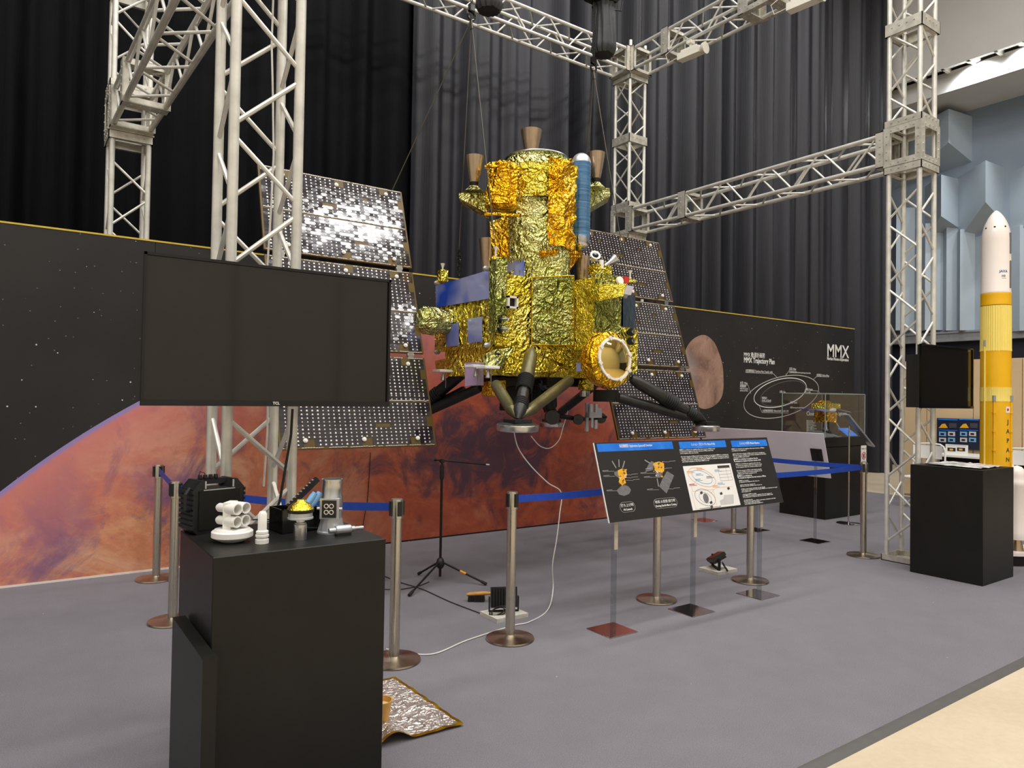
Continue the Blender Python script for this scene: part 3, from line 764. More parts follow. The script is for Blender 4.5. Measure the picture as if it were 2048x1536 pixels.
# ---- solar wings: six panels
sd_ = Vector((0, math.sin(TH), math.cos(TH))); nd_ = Vector((0, -math.cos(TH), math.sin(TH)))
def wp(x, s, h=0): return Vector((x, YC, ZC)) + sd_*s + nd_*h
def solar_panel(x0, x1, s0, s1, seed):
    rnd = random.Random(seed)
    m = MB(); th = .022
    vs = [wp(x, s, h) for x in (x0, x1) for s in (s0, s1) for h in (-th, 0)]
    m._add(vs, [(0, 1, 3, 2), (4, 6, 7, 5), (0, 4, 5, 1), (2, 3, 7, 6), (0, 2, 6, 4), (1, 5, 7, 3)])
    pn = m.build('solar_panel', 'kapton', sp)
    fix_normals(pn)
    W, Hh = x1-x0, s1-s0; mg = .016
    nc, nr = 30, 25; cw, ch = (W-2*mg)/nc, (Hh-2*mg)/nr
    # notches of bare kapton for clamps
    notch = []
    for fx in (.06, .36, .80): notch += [(int(nc*fx), 0), (int(nc*fx), nr-1)]
    bare = set()
    for cxx in (.14, .5, .86):
        i0 = int(nc*cxx)
        for dj in range(2):
            for di in range(2):
                bare.add((i0+di, dj)); bare.add((i0+di, nr-1-dj))
    for (fi, fj, a, b) in ((.40, .64, 3, 1), (.62, .22, 3, 1), (.97, .78, 1, 3), (.97, .2, 1, 3), (.72, .82, 1, 1), (.24, .84, 1, 1)):
        for di in range(a):
            for dj in range(b): bare.add((min(nc-1, int(nc*fi)+di), min(nr-1, int(nr*fj)+dj)))
    mc, md = MB(), MB()
    for j in range(nr):
        for i in range(nc):
            if (i, j) in bare: continue
            cx = x0+mg+cw*(i+.5); cs = s0+mg+ch*(j+.5)+ (.0 if j < nr*.46 else .012 if j < nr*.54 else .0)
            tx, ts = rnd.gauss(0, .006), rnd.gauss(0, .006)
            hx, hs = cw*.495, ch*.485
            q = [wp(cx+a*hx, cs+b*hs, .0022+a*tx*cw+b*ts*ch) for a, b in ((-1, -1), (1, -1), (1, 1), (-1, 1))]
            mc._add(q, [(0, 1, 2, 3)])
            if i < nc-1 and (i+1, j) not in bare:
                jx, js = cx+cw*.5, cs
                k = .0056*(.8+.5*rnd.random())
                md._add([wp(jx-k*1.1, js-k*.8, .0036), wp(jx+k*1.1, js-k*.8, .0036), wp(jx+k*.7, js+k, .0042), wp(jx-k*.7, js+k, .0042)], [(0, 1, 2, 3)])
    # harness strips
    for js in (.5,):
        s_ = s0+Hh*js
        for i in range(nc*2):
            xx = x0+mg+(W-2*mg)*(i+.5)/(nc*2); zz = s_+rnd.gauss(0, .0015)
            md._add([wp(xx-cw*.24, zz-.0025, .004), wp(xx+cw*.24, zz-.0025, .004), wp(xx+cw*.24, zz+.0025, .0045), wp(xx-cw*.24, zz+.0025, .0045)], [(0, 1, 2, 3)])
    for edge in (mg*.55, Hh-mg*.55):
        for i in range(nc*2):
            if rnd.random() < .2: continue
            xx = x0+mg+(W-2*mg)*(i+.5)/(nc*2); zz = s0+edge+rnd.gauss(0, .001)
            md._add([wp(xx-cw*.22, zz-.002, .003), wp(xx+cw*.22, zz-.002, .003), wp(xx+cw*.2, zz+.002, .0035), wp(xx-cw*.2, zz+.002, .0035)], [(0, 1, 2, 3)])
    mc.build('solar_cells', 'cells', pn, kind='stuff'); md.build('solder_joints', 'solder', pn, kind='stuff')
    for fx in (.15, .51, .87):
        for ss in (s0+ch*1.6+mg, s1-ch*1.6-mg):
            c = wp(x0+W*fx, ss, .002); b = MB()
            b.cyl(c, c+nd_*.014, .017, n=14); b.cyl(c+nd_*.012, c+nd_*.02, .009, n=10); b.build('clamp_nut', 'white_plastic', pn)
    return pn
GAPS = [(-1.118, -.352), (-.312, .452), (.495, 1.266)]
for wi, (x0, x1) in enumerate(((1.585, 2.872), (4.93, 6.245))):
    for pi, (s0, s1) in enumerate(GAPS): solar_panel(x0, x1, s0, s1, wi*10+pi)
    for gs in (-.332, .474):
        for fx in (.1, .9):
            m = MB(); c = wp(x0+(x1-x0)*fx, gs, -.004); m.cyl(c-Vector((.03, 0, 0)), c+Vector((.03, 0, 0)), .016, n=10)
            m.box(c, (.05, .03, .06)); m.build('panel_hinge', 'alu', sp)
# ---- foil helper: crinkled quad patch
def crink(p, sc, seed):
    v = 0; a = 1
    q = Vector(p)*sc + Vector((seed*3.7, seed*1.3, seed*2.1))
    for k in range(3):
        v += a*(1-abs(noise.noise(q))*2.2); q = q*2.1; a *= .5
    return v-.8
def foil_patch(m, p00, p10, p11, p01, n=16, mm=None, amp=.012, sc=6, seed=0, hold=True):
    p00, p10, p11, p01 = map(Vector, (p00, p10, p11, p01)); mm = mm or n
    nrm = ((p10-p00).cross(p01-p00)).normalized()
    def fn(u, v):
        p = (p00*(1-u)+p10*u)*(1-v)+(p01*(1-u)+p11*u)*v
        e = min(1, min(u, 1-u)*8, 1) * min(1, min(v, 1-v)*8) if hold else 1
        return p + nrm*(amp*crink(p, sc, seed)*e)
    m.grid(fn, n, mm)
def foil_box(m, a, b, amp=.01, sc=6, seed=0, d=.05, mtx=None, off=None):
    a, b = Vector(a), Vector(b); lo = Vector(map(min, a, b)); hi = Vector(map(max, a, b))
    X0, Y0, Z0_, X1, Y1, Z1 = *lo, *hi
    T = (lambda p: Vector(p)) if mtx is None else (lambda p: mtx @ (Vector(p)-off) + off)
    def P(*q):
        q = [T(x) for x in q]; e1 = (q[1]-q[0]).length; e2 = (q[3]-q[0]).length
        foil_patch(m, *q, n=max(3, int(e1/d)), mm=max(3, int(e2/d)), amp=amp, sc=sc, seed=seed)
    P((X0, Y0, Z0_), (X1, Y0, Z0_), (X1, Y0, Z1), (X0, Y0, Z1)); P((X1, Y1, Z0_), (X0, Y1, Z0_), (X0, Y1, Z1), (X1, Y1, Z1))
    P((X0, Y1, Z0_), (X0, Y0, Z0_), (X0, Y0, Z1), (X0, Y1, Z1)); P((X1, Y0, Z0_), (X1, Y1, Z0_), (X1, Y1, Z1), (X1, Y0, Z1))
    P((X0, Y0, Z1), (X1, Y0, Z1), (X1, Y1, Z1), (X0, Y1, Z1)); P((X0, Y1, Z0_), (X1, Y1, Z0_), (X1, Y0, Z0_), (X0, Y0, Z0_))
# ---- main body: plan outline (x, y) going round
e1 = onY(992, 545, 4.75); X0 = e1.x; zt = e1.z
YB = onX(871, 600, X0).y
e2 = Vector((onY(1064, 600, 4.75).x, 4.75)); e3 = Vector((onY(1148, 600, 4.64).x, 4.64))
e4y = onX(1189, 600, e3.x).y; e4 = Vector((e3.x, e4y)); e5 = Vector((onY(1243, 600, e4y).x, e4y))
X1 = e5.x+.02
zb = onY(1064, 697, 4.75).z; ZBOT = onY(1064, 753, 4.85).z
plan = [Vector((X0, 4.75)), e2, e3, e4, e5, Vector((X1, 5.0)), Vector((X1, YB)), Vector((X0, YB))]
def wall_patch(name, mat, a, b, z0, z1, seed, amp=.012, sc=6, dd=.035, parent=sp):
    m = MB(); L = (b-a).length
    foil_patch(m, (a.x, a.y, z0), (b.x, b.y, z0), (b.x, b.y, z1), (a.x, a.y, z1), n=max(4, int(L/dd)), mm=max(4, int((z1-z0)/dd)), amp=amp, sc=sc, seed=seed)
    return m.build(name, mat, parent)
mats = ['foil_gold', 'foil_gold', 'foil_fine', 'foil_green', 'foil_green', 'foil_gold', 'foil_gold', 'foil_gold']
names = ['front_foil_panel', 'front_foil_panel', 'front_foil_panel', 'front_foil_panel', 'side_foil_panel', 'side_foil_panel', 'rear_foil_panel', 'side_foil_panel']
ztr = onY(1215, 548, e4y).z
for i in range(8):
    a, b = plan[i], plan[(i+1) % 8]
    z1 = zt if i not in (3,) else ztr
    wall_patch(names[i], mats[i], a, b, zb if i != 3 else onY(1215, 700, e4y).z, z1, i, amp=.012 if i not in (2,) else .005, sc=11)
m = MB(); m.prism([(p.x, p.y, zt-.015) for p in plan], (0, 0, .012)); m.build('top_deck', 'foil_gold', sp)
m = MB(); m.prism([(p.x, p.y, zb) for p in plan], (0, 0, .012)); m.build('bottom_deck', 'foil_gold', sp)
# raised pale panel on the front face
q = [onY(1064, 555, 4.735), onY(1148, 551, 4.625), onY(1148, 691, 4.625), onY(1063, 689, 4.735)]
m = MB(); foil_patch(m, q[3], q[2], q[1], q[0], 30, 44, amp=.010, sc=12, seed=21)
m.build('raised_panel', 'foil_green', sp)
m = MB()
for a, b in zip(q, q[1:]+q[:1]): m.cyl(a, b, .004, n=6)
m.build('panel_rim', 'foil_trim', sp)
# left corner post with square sensor
a = onY(985, 548, 4.74); b = onY(1008, 548, 4.70)
m = MB(); foil_box(m, (X0-.03, 4.70, onY(990, 665, 4.7).z), (X0+.075, 4.80, onY(990, 515, 4.7).z), .006, 9, 3, .03); m.build('corner_post', 'foil_green', sp)
c = onY(1023, 605, 4.70); m = MB()
for dx, dz, sx, sz in ((-.042, 0, .016, .1), (.042, 0, .016, .1), (0, .042, .1, .016), (0, -.042, .1, .016)): m.box(c+Vector((dx, 0, dz)), (sx, .05, sz))
se = m.build('square_sensor', 'lamp_white', sp); m = MB(); m.box(c+Vector((0, .015, 0)), (.07, .02, .07)); m.build('aperture', 'black_paint', se)
def thruster(px, py, Y, d, L=.06, r=.016, name='thruster'):
    c = onY(px, py, Y); d = Vector(d).normalized(); m = MB()
    m.lathe([(.034, -.01), (.034, .004), (.012, .006)], c, d, 16); o = m.build(name, 'black_paint', sp)
    m = MB(); m.lathe([(.007, 0), (.008, L*.4), (r, L), (r*.85, L), (.006, L*.5)], c, d, 14); m.build('nozzle', 'alu', o)
for px, py in ((1002, 638), (1002, 658)): thruster(px, py, 4.70, (.75, -.9, 0))
for px, py in ((1262, 664), (1262, 682)): thruster(px, py, 4.40, (-.3, -.9, 0), .05)
thruster(992, 712, 4.72, (-.1, -.6, -.8))
# blue radiator panels on the left face
def left_quad(name, mat, pts, dx=.012, thick=.008):
    ps = [onX(x, y, X0-dx) for x, y in pts]; m = MB(); m.prism(ps, (thick, 0, 0)); o = m.build(name, mat, sp); fix_normals(o); return o
left_quad('blue_radiator', 'radiator', [(871, 572), (978, 540), (978, 597), (872, 615)], .02)
left_quad('blue_radiator', 'radiator', [(891, 651), (916, 645), (916, 691), (892, 693)], .02)
left_quad('blue_radiator', 'radiator', [(935, 638), (963, 633), (963, 683), (936, 686)], .02)
m = MB(); ps = [onY(x, y, 4.62) for x, y in ((1154, 726), (1173, 724), (1173, 742), (1154, 743))]; m.prism(ps, (0, .01, 0)); o = m.build('blue_radiator', 'radiator', sp); fix_normals(o)
# boom to the left wing, wrapped in crumpled foil, and right boom
m = MB(); pts = [Vector((2.86, YC, ZC-.0)), Vector((2.98, YC, ZC+.01)), Vector((3.1, YC-.02, ZC)), Vector((3.3, YC-.03, ZC-.0))]
m.lathe([(.085, 0), (.115, .06), (.12, .14), (.10, .22), (.11, .32), (.07, .5)], (2.86, YC, ZC), (1, 0, 0), 26, wob=lambda t, z: .022*noise.noise((math.cos(t)*2.5, math.sin(t)*2.5, z*14)))
m.build('wing_boom', 'foil_pale', sp)
m = MB(); m.cyl((X1-.2, YC, ZC), (4.95, YC, ZC), .06, n=16); m.build('wing_boom', 'foil_gold', sp)
# lower deck and skirt
m = MB(); foil_box(m, (onY(985, 720, 4.82).x, 4.82, ZBOT), (onY(1212, 720, 4.82).x, YB-.15, zb), .012, 6, 9, .04); m.build('lower_body', 'foil_gold', sp)
q = [onY(1018, 695, 4.76), onY(1148, 693, 4.70), onY(1148, 742, 4.72), onY(1005, 746, 4.74)]
m = MB(); foil_patch(m, q[3], q[2], q[1], q[0], 16, 7, amp=.008, sc=8, seed=31); m.build('skirt_panel', 'foil_gold', sp)
q = [onY(1064, 700, 4.72), onY(1148, 697, 4.66), onY(1148, 738, 4.68)]
m = MB(); m.prism(q, (0, .015, 0)); o = m.build('gusset_panel', 'foil_gold', sp); fix_normals(o)
q = [onY(968, 712, 4.70), onY(985, 700, 4.70), onY(1030, 694, 4.70), onY(1004, 735, 4.70), onY(972, 737, 4.70)]
m = MB(); m.prism(q, (0, .02, 0)); o = m.build('bracket_plate', 'foil_pale', sp); fix_normals(o)
q = [onX(870, 722, X0+.05), onX(936, 706, X0+.05), onX(905, 744, X0+.05), onX(872, 741, X0+.05)]
m = MB(); m.prism(q, (.04, 0, 0)); o = m.build('bracket_plate', 'foil_gold', sp); fix_normals(o)
left_quad('camera_box', 'lavender', [(930, 726), (955, 724), (955, 770), (930, 772)], .03, .06)
# small white wedge plates with cone antennas below
for px, py, Y in ((886, 742, 5.55), (952, 733, 4.9), (976, 735, 4.75)):
    c = onY(px, py, Y); m = MB(); m.bbox(c+Vector((-.07, -.07, -.012)), c+Vector((.07, .07, .012)), .004); o = m.build('antenna_plate', 'white_plastic', sp)
    m = MB(); m.lathe([(.008, -.012), (.022, -.08), (.018, -.085), (.005, -.03)], c, n=12); m.cyl(c+Vector((.03, 0, -.01)), c+Vector((.03, 0, -.15)), .003, n=6); m.build('antenna_cone', 'alu', o)
# silver capsule shaped sensors
def pod(p, d, L=.085, r=.022):
    p = Vector(p); d = Vector(d).normalized(); m = MB()
    m.lathe([(.004, -L*.55), (r*.6, -L*.42), (r, -L*.15), (r, L*.25), (r*.7, L*.45), (.004, L*.5)], p, d, 14); return m.build('silver_pod', 'silver_paint', sp)
for px, py, Y in ((874, 566, 5.75), (972, 537, 4.8), (874, 704, 5.7), (974, 690, 4.72), (1249, 592, 4.36)): pod(onY(px, py, Y), (1, .6, .05))
# antenna cones standing on the deck
def deck_antenna(px, pyb, pyt, Y, hb):
    b = onY(px, pyb, Y); tz = onY(px, pyt, Y).z; m = MB(); m.bbox(b+Vector((-.04, -.04, -hb*.2)), b+Vector((.04, .04, hb)), .006); o = m.build('antenna_base', 'foil_gold', sp)
    m = MB(); z0 = b.z+hb; m.lathe([(.006, z0-b.z-.005), (.008, (tz-b.z)*.75), (.022, tz-b.z), (.018, tz-b.z), (.004, (tz-b.z)*.8)], b, n=12); m.build('antenna_horn', 'white_plastic', o)
deck_antenna(885, 560, 527, 5.72, .09); deck_antenna(991, 520, 494, 4.75, .02); deck_antenna(1260, 566, 541, 4.5, .03)
# ---- return module
RX, RY = onY(1072, 440, 5.1).x, 5.1
def rz(y, px=1072): return onY(px, y, RY).z
SC_ = 1/223.0
R0 = .315
prof = [(R0*.98, zt-.01), (R0, rz(520)), (R0*1.02, rz(480)), (R0*1.02, rz(400)), (R0*1.0, rz(345)), (R0*.97, rz(337)), (R0*.95, rz(330)), (0, rz(328))]
m = MB(); nseg = 64; full = []
for a, b in zip(prof[:-1], prof[1:]):
    k = max(1, int(abs(b[1]-a[1])/.03))
    for i in range(k): full.append((a[0]+(b[0]-a[0])*i/k, a[1]+(b[1]-a[1])*i/k))
full.append(prof[-1])
m.lathe(full, (RX, RY, 0), n=nseg, wob=lambda t, z: .013*crink((math.cos(t)*.32, math.sin(t)*.32, z), 10, 4)); m.build('return_module_drum', 'foil_pale', sp)
def arc_patch(name, mat, a0, a1, z0, z1, r, amp=.02, sc=7, seed=1, n=24):
    m = MB()
    def fn(u, v):
        a = a0+(a1-a0)*u; z = z0+(z1-z0)*v; p = Vector((RX+r*math.cos(a), RY+r*math.sin(a), z)); d = Vector((math.cos(a), math.sin(a), 0))
        return p + d*amp*crink(p, sc, seed)
    m.grid(fn, n, int(n*1.3)); return m.build(name, mat, sp)
va = math.atan2(-RY, -RX)          # direction from drum towards the camera
arc_patch('foil_blanket', 'foil_gold', va-.45, va+.42, rz(412), rz(347), R0*1.07, seed=5)
arc_patch('foil_blanket', 'foil_amber', va+.30, va+1.35, rz(505), rz(338), R0*1.12, .035, 6, 6)
m = MB()
m.lathe([(R0*.80, rz(334)), (R0*.9, rz(333)), (R0*.9, rz(322)), (R0*.87, rz(319)), (R0*.80, rz(319)), (0, rz(317))], (RX, RY, 0), n=40); m.build('top_cap', 'foil_green', sp)
m = MB(); m.lathe([(R0*.90, rz(322)), (R0*.92, rz(320.5)), (R0*.9, rz(318.5)), (R0*.86, rz(319))], (RX, RY, 0), n=40); m.build('top_ring', 'alu', sp)
# left amber foil tank pack
cv = Vector((math.cos(va), math.sin(va), 0)); cs_ = Vector((CR.x, CR.y, 0)).normalized()
def RP(px, py, toward=0.0): return onY(px, py, RY) + cv*toward
m = MB(); c = RP(1005, 400, .10); hz = (rz(352)-rz(440))/2
m.lathe([(.02, -hz*1.02), (.10, -hz), (.135, -hz*.85), (.13, -hz*.3), (.128, hz*.3), (.135, hz*.85), (.11, hz), (.02, hz*1.02)], (c.x, c.y, (rz(352)+rz(440))/2), n=30, wob=lambda t, z: .03*noise.noise((math.cos(t)*2, math.sin(t)*2, z*5)))
m.build('tank_blanket', 'foil_amber', sp)
for pyy in (352, 443):
    m = MB(); m.tube([RP(1003, pyy, .24)-cs_*.13, RP(1003, pyy+1, .27), RP(1003, pyy+2, .24)+cs_*.16], .014, 8); m.build('blanket_fold', 'foil_amber', sp)
m = MB(); foil_patch(m, RP(985, 520, .05), RP(1020, 524, .25), RP(1018, 446, .25), RP(980, 446, .05), 10, 16, .02, 6, 8); m.build('foil_blanket', 'foil_amber', sp)
# blue tank on the right
ct = RP(1158, 430, .22); tr = 20.0*SC_
zA, zB = rz(322, 1157), rz(514, 1157)
prof = [(0, zB)]
for i in range(1, 8):
    a = math.pi/2*i/8; prof.append((tr*math.sin(a), zB+tr*1.15*(1-math.cos(a))))
k0 = zB+tr*1.15
prof += [(tr, k0), (tr, k0+.03)]
m = MB(); m.lathe(prof+[(tr*1.0, k0+.04)], (ct.x, ct.y, 0), n=32); tk = m.build('propellant_tank', 'chrome', sp)
m = MB(); n_ = 40; z1_ = zA-tr*1.05
m.lathe([(tr*1.005, k0+.03+(z1_-k0-.03)*i/n_) for i in range(n_+1)], (ct.x, ct.y, 0), n=32, wob=lambda t, z: .0025*math.sin(z*150)+.002*noise.noise((t*2, z*9, 0))); m.build('tank_wrap', 'blue_tank', tk)
m = MB(); prof = [(tr*1.0, z1_)]
for i in range(1, 9):
    a = math.pi/2*i/8; prof.append((tr*math.cos(a), z1_+tr*1.05*math.sin(a)))
m.lathe(prof, (ct.x, ct.y, 0), n=32); m.build('tank_dome', 'silver_paint', tk)
# amber foil between drum and tank and skirt below
m = MB(); foil_patch(m, RP(1090, 512, .34), RP(1142, 512, .2), RP(1143, 325, .12), RP(1095, 332, .3), 14, 40, .045, 6, 13, hold=False); m.build('foil_blanket', 'foil_amber', sp)
m = MB(); m.tube([RP(1078, 523, .40), RP(1110, 520, .38), RP(1140, 518, .3), RP(1162, 516, .2)], [.012, .02, .02, .012], 8)
m.tube([RP(1080, 527, .38), RP(1120, 526, .36), RP(1158, 523, .22)], .012, 8); m.build('blanket_fold', 'foil_amber', sp)
m = MB(); foil_patch(m, RP(1085, 548, .30), RP(1138, 548, .22), RP(1158, 520, .2), RP(1080, 522, .38), 14, 8, .02, 7, 14); m.build('foil_blanket', 'foil_amber', sp)
arc_patch('adapter_ring', 'radiator', va-1.2, va-.3, zt, rz(533), R0*1.0, .002, 3, 2, 12)
# engines
def engine(px, yt, yb, yth, Y, rt, rb, bracket=None, name='engine'):
    b = onY(px, yth, Y); zt_, zb_, zth = onY(px, yt, Y).z, onY(px, yb, Y).z, onY(px, yth, Y).z
    m = MB(); prof = []
    for i in range(11):
        u = i/10; prof.append((rb+(rt-rb)*(u**.8), zb_+(zt_-zb_)*u))
    prof += [(rt*.95, zt_)] + [((rb+(rt-rb)*((1-u)**.8))*.93, zb_+(zt_-zb_)*(1-u)) for u in (.2, .5, .9)]
    m.lathe(prof, (b.x, b.y, 0), n=28); o = m.build('engine_nozzle', 'copper', sp)
    m = MB(); m.lathe([(rb*.85, zth), (rb*.95, zth+(zb_-zth)*.4), (rb*1.05, zb_+.004)], (b.x, b.y, 0), n=20); m.build('throat', 'nozzle_throat', o)
    m = MB(); m.lathe([(rb*2.6, zth-.05), (rb*1.9, zth-.03), (rb*1.0, zth+.006)], (b.x, b.y, 0), n=20, wob=lambda t, z: .008*noise.noise((math.cos(t)*3, math.sin(t)*3, z*20))); m.build('collar_foil', 'foil_pale', o)
    return b
engine(1062, 261, 316, 323, 5.1, .096, .045)
bL = engine(948, 313, 366, 374, 5.25, .083, .038); bR = engine(1192, 306, 358, 367, 4.95, .083, .038)
engine(974, 478, 545, 560, 5.3, .078, .04); engine(1165, 513, 560, 568, 4.98, .066, .045)
# brackets carrying the side engines
def bracket(px0, px1, y0, y1, yl, Y, name='engine_bracket'):
    a, b = onY(px0, y0, Y), onY(px1, y0, Y); c, d = onY(px1, yl, Y), onY(px0, y1, Y)
    m = MB(); m.prism([a, b, c, d], cv*-.22); o = m.build(name, 'foil_pale', sp); fix_normals(o)
bracket(918, 975, 386, 396, 427, 5.2); bracket(1220, 1172, 376, 392, 420, 5.0)
# ---- star trackers and small boxes at upper right
c = onY(1191, 510, 4.75); m = MB()
m.lathe([(.02, -.07), (.03, -.03), (.05, .0), (.048, .004), (.03, -.002), (.0, -.01)], c, (-.3, -.8, .5), 20); o = m.build('star_tracker', 'white_plastic', sp)
m = MB(); m.lathe([(.03, .001), (0, .002)], c, (-.3, -.8, .5), 16); m.build('tracker_lens', 'black_gloss', o)
c = onY(1222, 523, 4.75); m = MB(); m.lathe([(.018, -.08), (.022, -.02), (.05, .05), (.046, .05), (.02, -.01)], c, (.75, -.15, .55), 20); m.build('star_tracker', 'alu', sp)
m = MB(); c = onY(1200, 538, 4.72); foil_box(m, c+Vector((-.09, -.05, -.06)), c+Vector((.10, .06, .03)), .012, 14, 5, .02); m.build('tracker_mount', 'foil_gold', sp)
m = MB(); m.cyl(onY(1203, 538, 4.68), onY(1203, 520, 4.68), .02, n=12); m.build('mount_post', 'white_plastic', sp)
# protruding box on the right front
q0 = [onY(1198, 568, 4.28), onY(1253, 567, 4.20), onY(1246, 592, 4.20), onY(1198, 602, 4.30)]
m = MB(); back = [p+Vector((.02, .2, 0)) for p in q0]
for i in range(4): foil_patch(m, q0[i], q0[(i+1) % 4], back[(i+1) % 4], back[i], 8, 5, .006, 10, i)
foil_patch(m, q0[3], q0[2], q0[1], q0[0], 16, 10, .008, 9, 7); m.build('foil_hood', 'foil_fine', sp)
m = MB(); m.prism([onY(1253, 570, 4.2), onY(1268, 573, 4.25), onY(1262, 590, 4.25), onY(1248, 588, 4.2)], (.02, .12, 0)); o = m.build('white_baffle', 'board_white', sp); fix_normals(o)
m = MB(); m.lathe([(.028, 0), (.034, 0), (.034, .02), (.028, .02)], onY(1238, 562, 4.3), (0, -1, .2), 16); m.build('lens_ring', 'white_plastic', sp)
m = MB(); c = onY(1250, 560, 4.32); m.box(c, (.05, .05, .05)); m.build('red_cap', 'print_red', sp)
# mirror-like slab on right side
m = MB(); ps = [onY(1246, 592, 4.42), onY(1271, 590, 4.55), onY(1271, 656, 4.55), onY(1246, 652, 4.42)]
m.prism(ps, (.03, .16, 0)); M['radiator_dark'] = simple('side_radiator_film', (60, 72, 76), .12, .9, .3, 6, 9, .8); o = m.build('side_radiator', 'radiator_dark', sp)
fix_normals(o)
m = MB(); foil_box(m, (onY(1240, 700, 4.42).x, 4.42, onY(1250, 745, 4.42).z), (onY(1275, 700, 4.42).x, 4.62, onY(1250, 655, 4.42).z), .008, 8, 6, .03); m.build('side_box', 'foil_gold', sp)
# ---- high gain antenna
ac = onY(1229, 718, 4.16); ad = Vector((.0, -1, .1)).normalized()
m = MB(); rA = .165
m.lathe([(.12, -.20), (.20, -.18), (.235, -.10), (.225, -.03), (rA*1.05, .0)], ac, ad, 36, wob=lambda t, z: .014*noise.noise((math.cos(t)*4, math.sin(t)*4, z*20))); hg = m.build('antenna_drum', 'foil_amber', sp)
m = MB(); m.lathe([(rA*1.06, -.006), (rA*1.06, .012), (rA*.95, .014), (rA*.93, .0)], ac, ad, 40); m.build('antenna_rim', 'white_plastic', hg)
for i in range(8):
    a = 2*math.pi*(i+.3)/8; uu = ad.orthogonal().normalized(); vv = ad.cross(uu); p = ac + (uu*math.cos(a)+vv*math.sin(a))*rA*1.02+ad*.014
    m = MB(); m.box(p, (.03, .03, .012), Matrix((uu, vv, ad)).transposed()); m.build('rim_clip', 'lamp_white', hg)
M['gold_mirror'] = simple('polished_gold_mirror', (218, 190, 112), .05, 1.0, .02, 4)
m = MB(); m.lathe([(rA*.94, .004), (rA*.8, .013), (rA*.6, .023), (rA*.35, .031), (rA*.15, .034), (0, .0345)], ac, ad, 40); m.build('antenna_dish', 'gold_mirror', hg)
# ---- landing legs
def bellows(m, a, b, r, k=7):
    a, b = Vector(a), Vector(b)
    for i in range(k):
        p, q = a.lerp(b, i/k), a.lerp(b, (i+.55)/k); e = a.lerp(b, (i+1)/k)
        m.cyl(p, q, r, r*1.12, 14, False); m.cyl(q, e, r*1.12, r*.95, 14, False)
def limb(m, pts, rs, n=14): m.tube(pts, rs, n)
def leg(pad, top, sideA, sideB, mat, padr=.155, tilt=(0, 0, 1), rs=.055):
    pad, top = Vector(pad), Vector(top); pz = pad + Vector((0, 0, .05))
    root = None
    d = (top-pz)
    m = MB(); limb(m, [top, top.lerp(pz, .03), top.lerp(pz, .1), top.lerp(pz, .42)], [rs*.55, rs*.7, rs*.98, rs*1.05]); root = m.build('landing_leg', mat, sp)
    m = MB(); bellows(m, top.lerp(pz, .42), top.lerp(pz, .60), rs*1.1); bellows(m, top.lerp(pz, .74), top.lerp(pz, .84), rs*.95, 4); m.build('bellows', 'black_rubber', root)
    m = MB(); limb(m, [top.lerp(pz, .58), top.lerp(pz, .78)], [rs*.8, rs*.8]); limb(m, [top.lerp(pz, .84), top.lerp(pz, .9), top.lerp(pz, 1.0)], [rs*.95, rs*.9, rs*.3]); m.build('shock_strut', 'strut_cloth', root)
    for s_ in (sideA, sideB):
        if s_ is None: continue
        s_ = Vector(s_); e = pz + (s_-pz)*.05; m = MB()
        limb(m, [s_, s_.lerp(e, .03), s_.lerp(e, .4), s_.lerp(e, .77), s_.lerp(e, .78), e], [rs*.7, rs*.8, rs*.84, rs*.8, rs*.84, rs*.25]); m.build('side_strut', mat, root)
    tz = Vector(tilt).normalized(); m = MB()
    m.lathe([(padr*.75, -.035), (padr*.98, -.03), (padr, -.022), (padr, .012), (padr*.94, .018), (padr*.9, .018)], pad, tz, 32); m.build('foot_pad', 'alu', root)
    m = MB(); m.lathe([(padr*.93, .018), (padr*.7, .026), (padr*.4, .03), (0, .03)], pad, tz, 28); m.box(pad+tz*.04, (.15, .15, .025)); m.build('pad_top', 'black_rubber', root)
    return root
def PT(px, py, Y): return onY(px, py, Y)
padN = PT(1035, 853, 4.22); leg(padN, PT(1064, 700, 4.62), PT(991, 768, 4.62), PT(1140, 760, 4.5), 'strut_olive', .155, (-.02, -.05, 1))
padR = PT(1411, 855, 4.2); leg(padR, PT(1262, 757, 4.42), PT(1236, 795, 4.5), PT(1300, 780, 5.1), 'strut_cloth', .125, (.0, .0, 1))
padB = PT(1103, 848, 6.15)
M['strut_dark'] = simple('strut_black_blanket', (26, 26, 25), .45, .1, .2, 12, 26, .5)
leg(padB, PT(1100, 765, 5.7), PT(1072, 762, 5.75), PT(1190, 770, 5.6), 'strut_dark', .13)
padL = PT(800, 858, 6.15); leg(padL, PT(938, 735, 5.5), PT(960, 775, 5.35), PT(930, 780, 5.6), 'strut_dark', .13)
# ---- underside equipment
ZU = ZBOT
def ubox(px0, px1, y0, y1, Y, d, mat, name):
    a, b = onY(px0, y0, Y), onY(px1, y1, Y); m = MB(); m.bbox((a.x, Y, a.z), (b.x, Y+d, b.z), .006); return m.build(name, mat, sp)
ubox(1095, 1235, 752, 775, 4.9, .35, 'black_paint', 'under_tray'); ubox(985, 1068, 754, 772, 4.95, .3, 'black_paint', 'under_tray')
ubox(976, 1000, 762, 792, 4.95, .1, 'foil_amber', 'orange_bracket'); ubox(1003, 1012, 760, 800, 4.9, .04, 'foil_amber', 'orange_bracket')
ubox(1064, 1084, 770, 808, 5.2, .12, 'black_plastic', 'sampler_housing'); ubox(1024, 1060, 772, 822, 5.2, .2, 'black_rubber', 'sampler_housing')
m = MB(); c = onY(1093, 764, 5.0); m.lathe([(.07, -.03), (.09, 0), (.07, .03)], c, (0, -1, 0), 20); m.lathe([(.05, .03), (.02, .032)], c, (0, -1, 0), 16); m.build('joint_disc', 'black_gloss', sp)
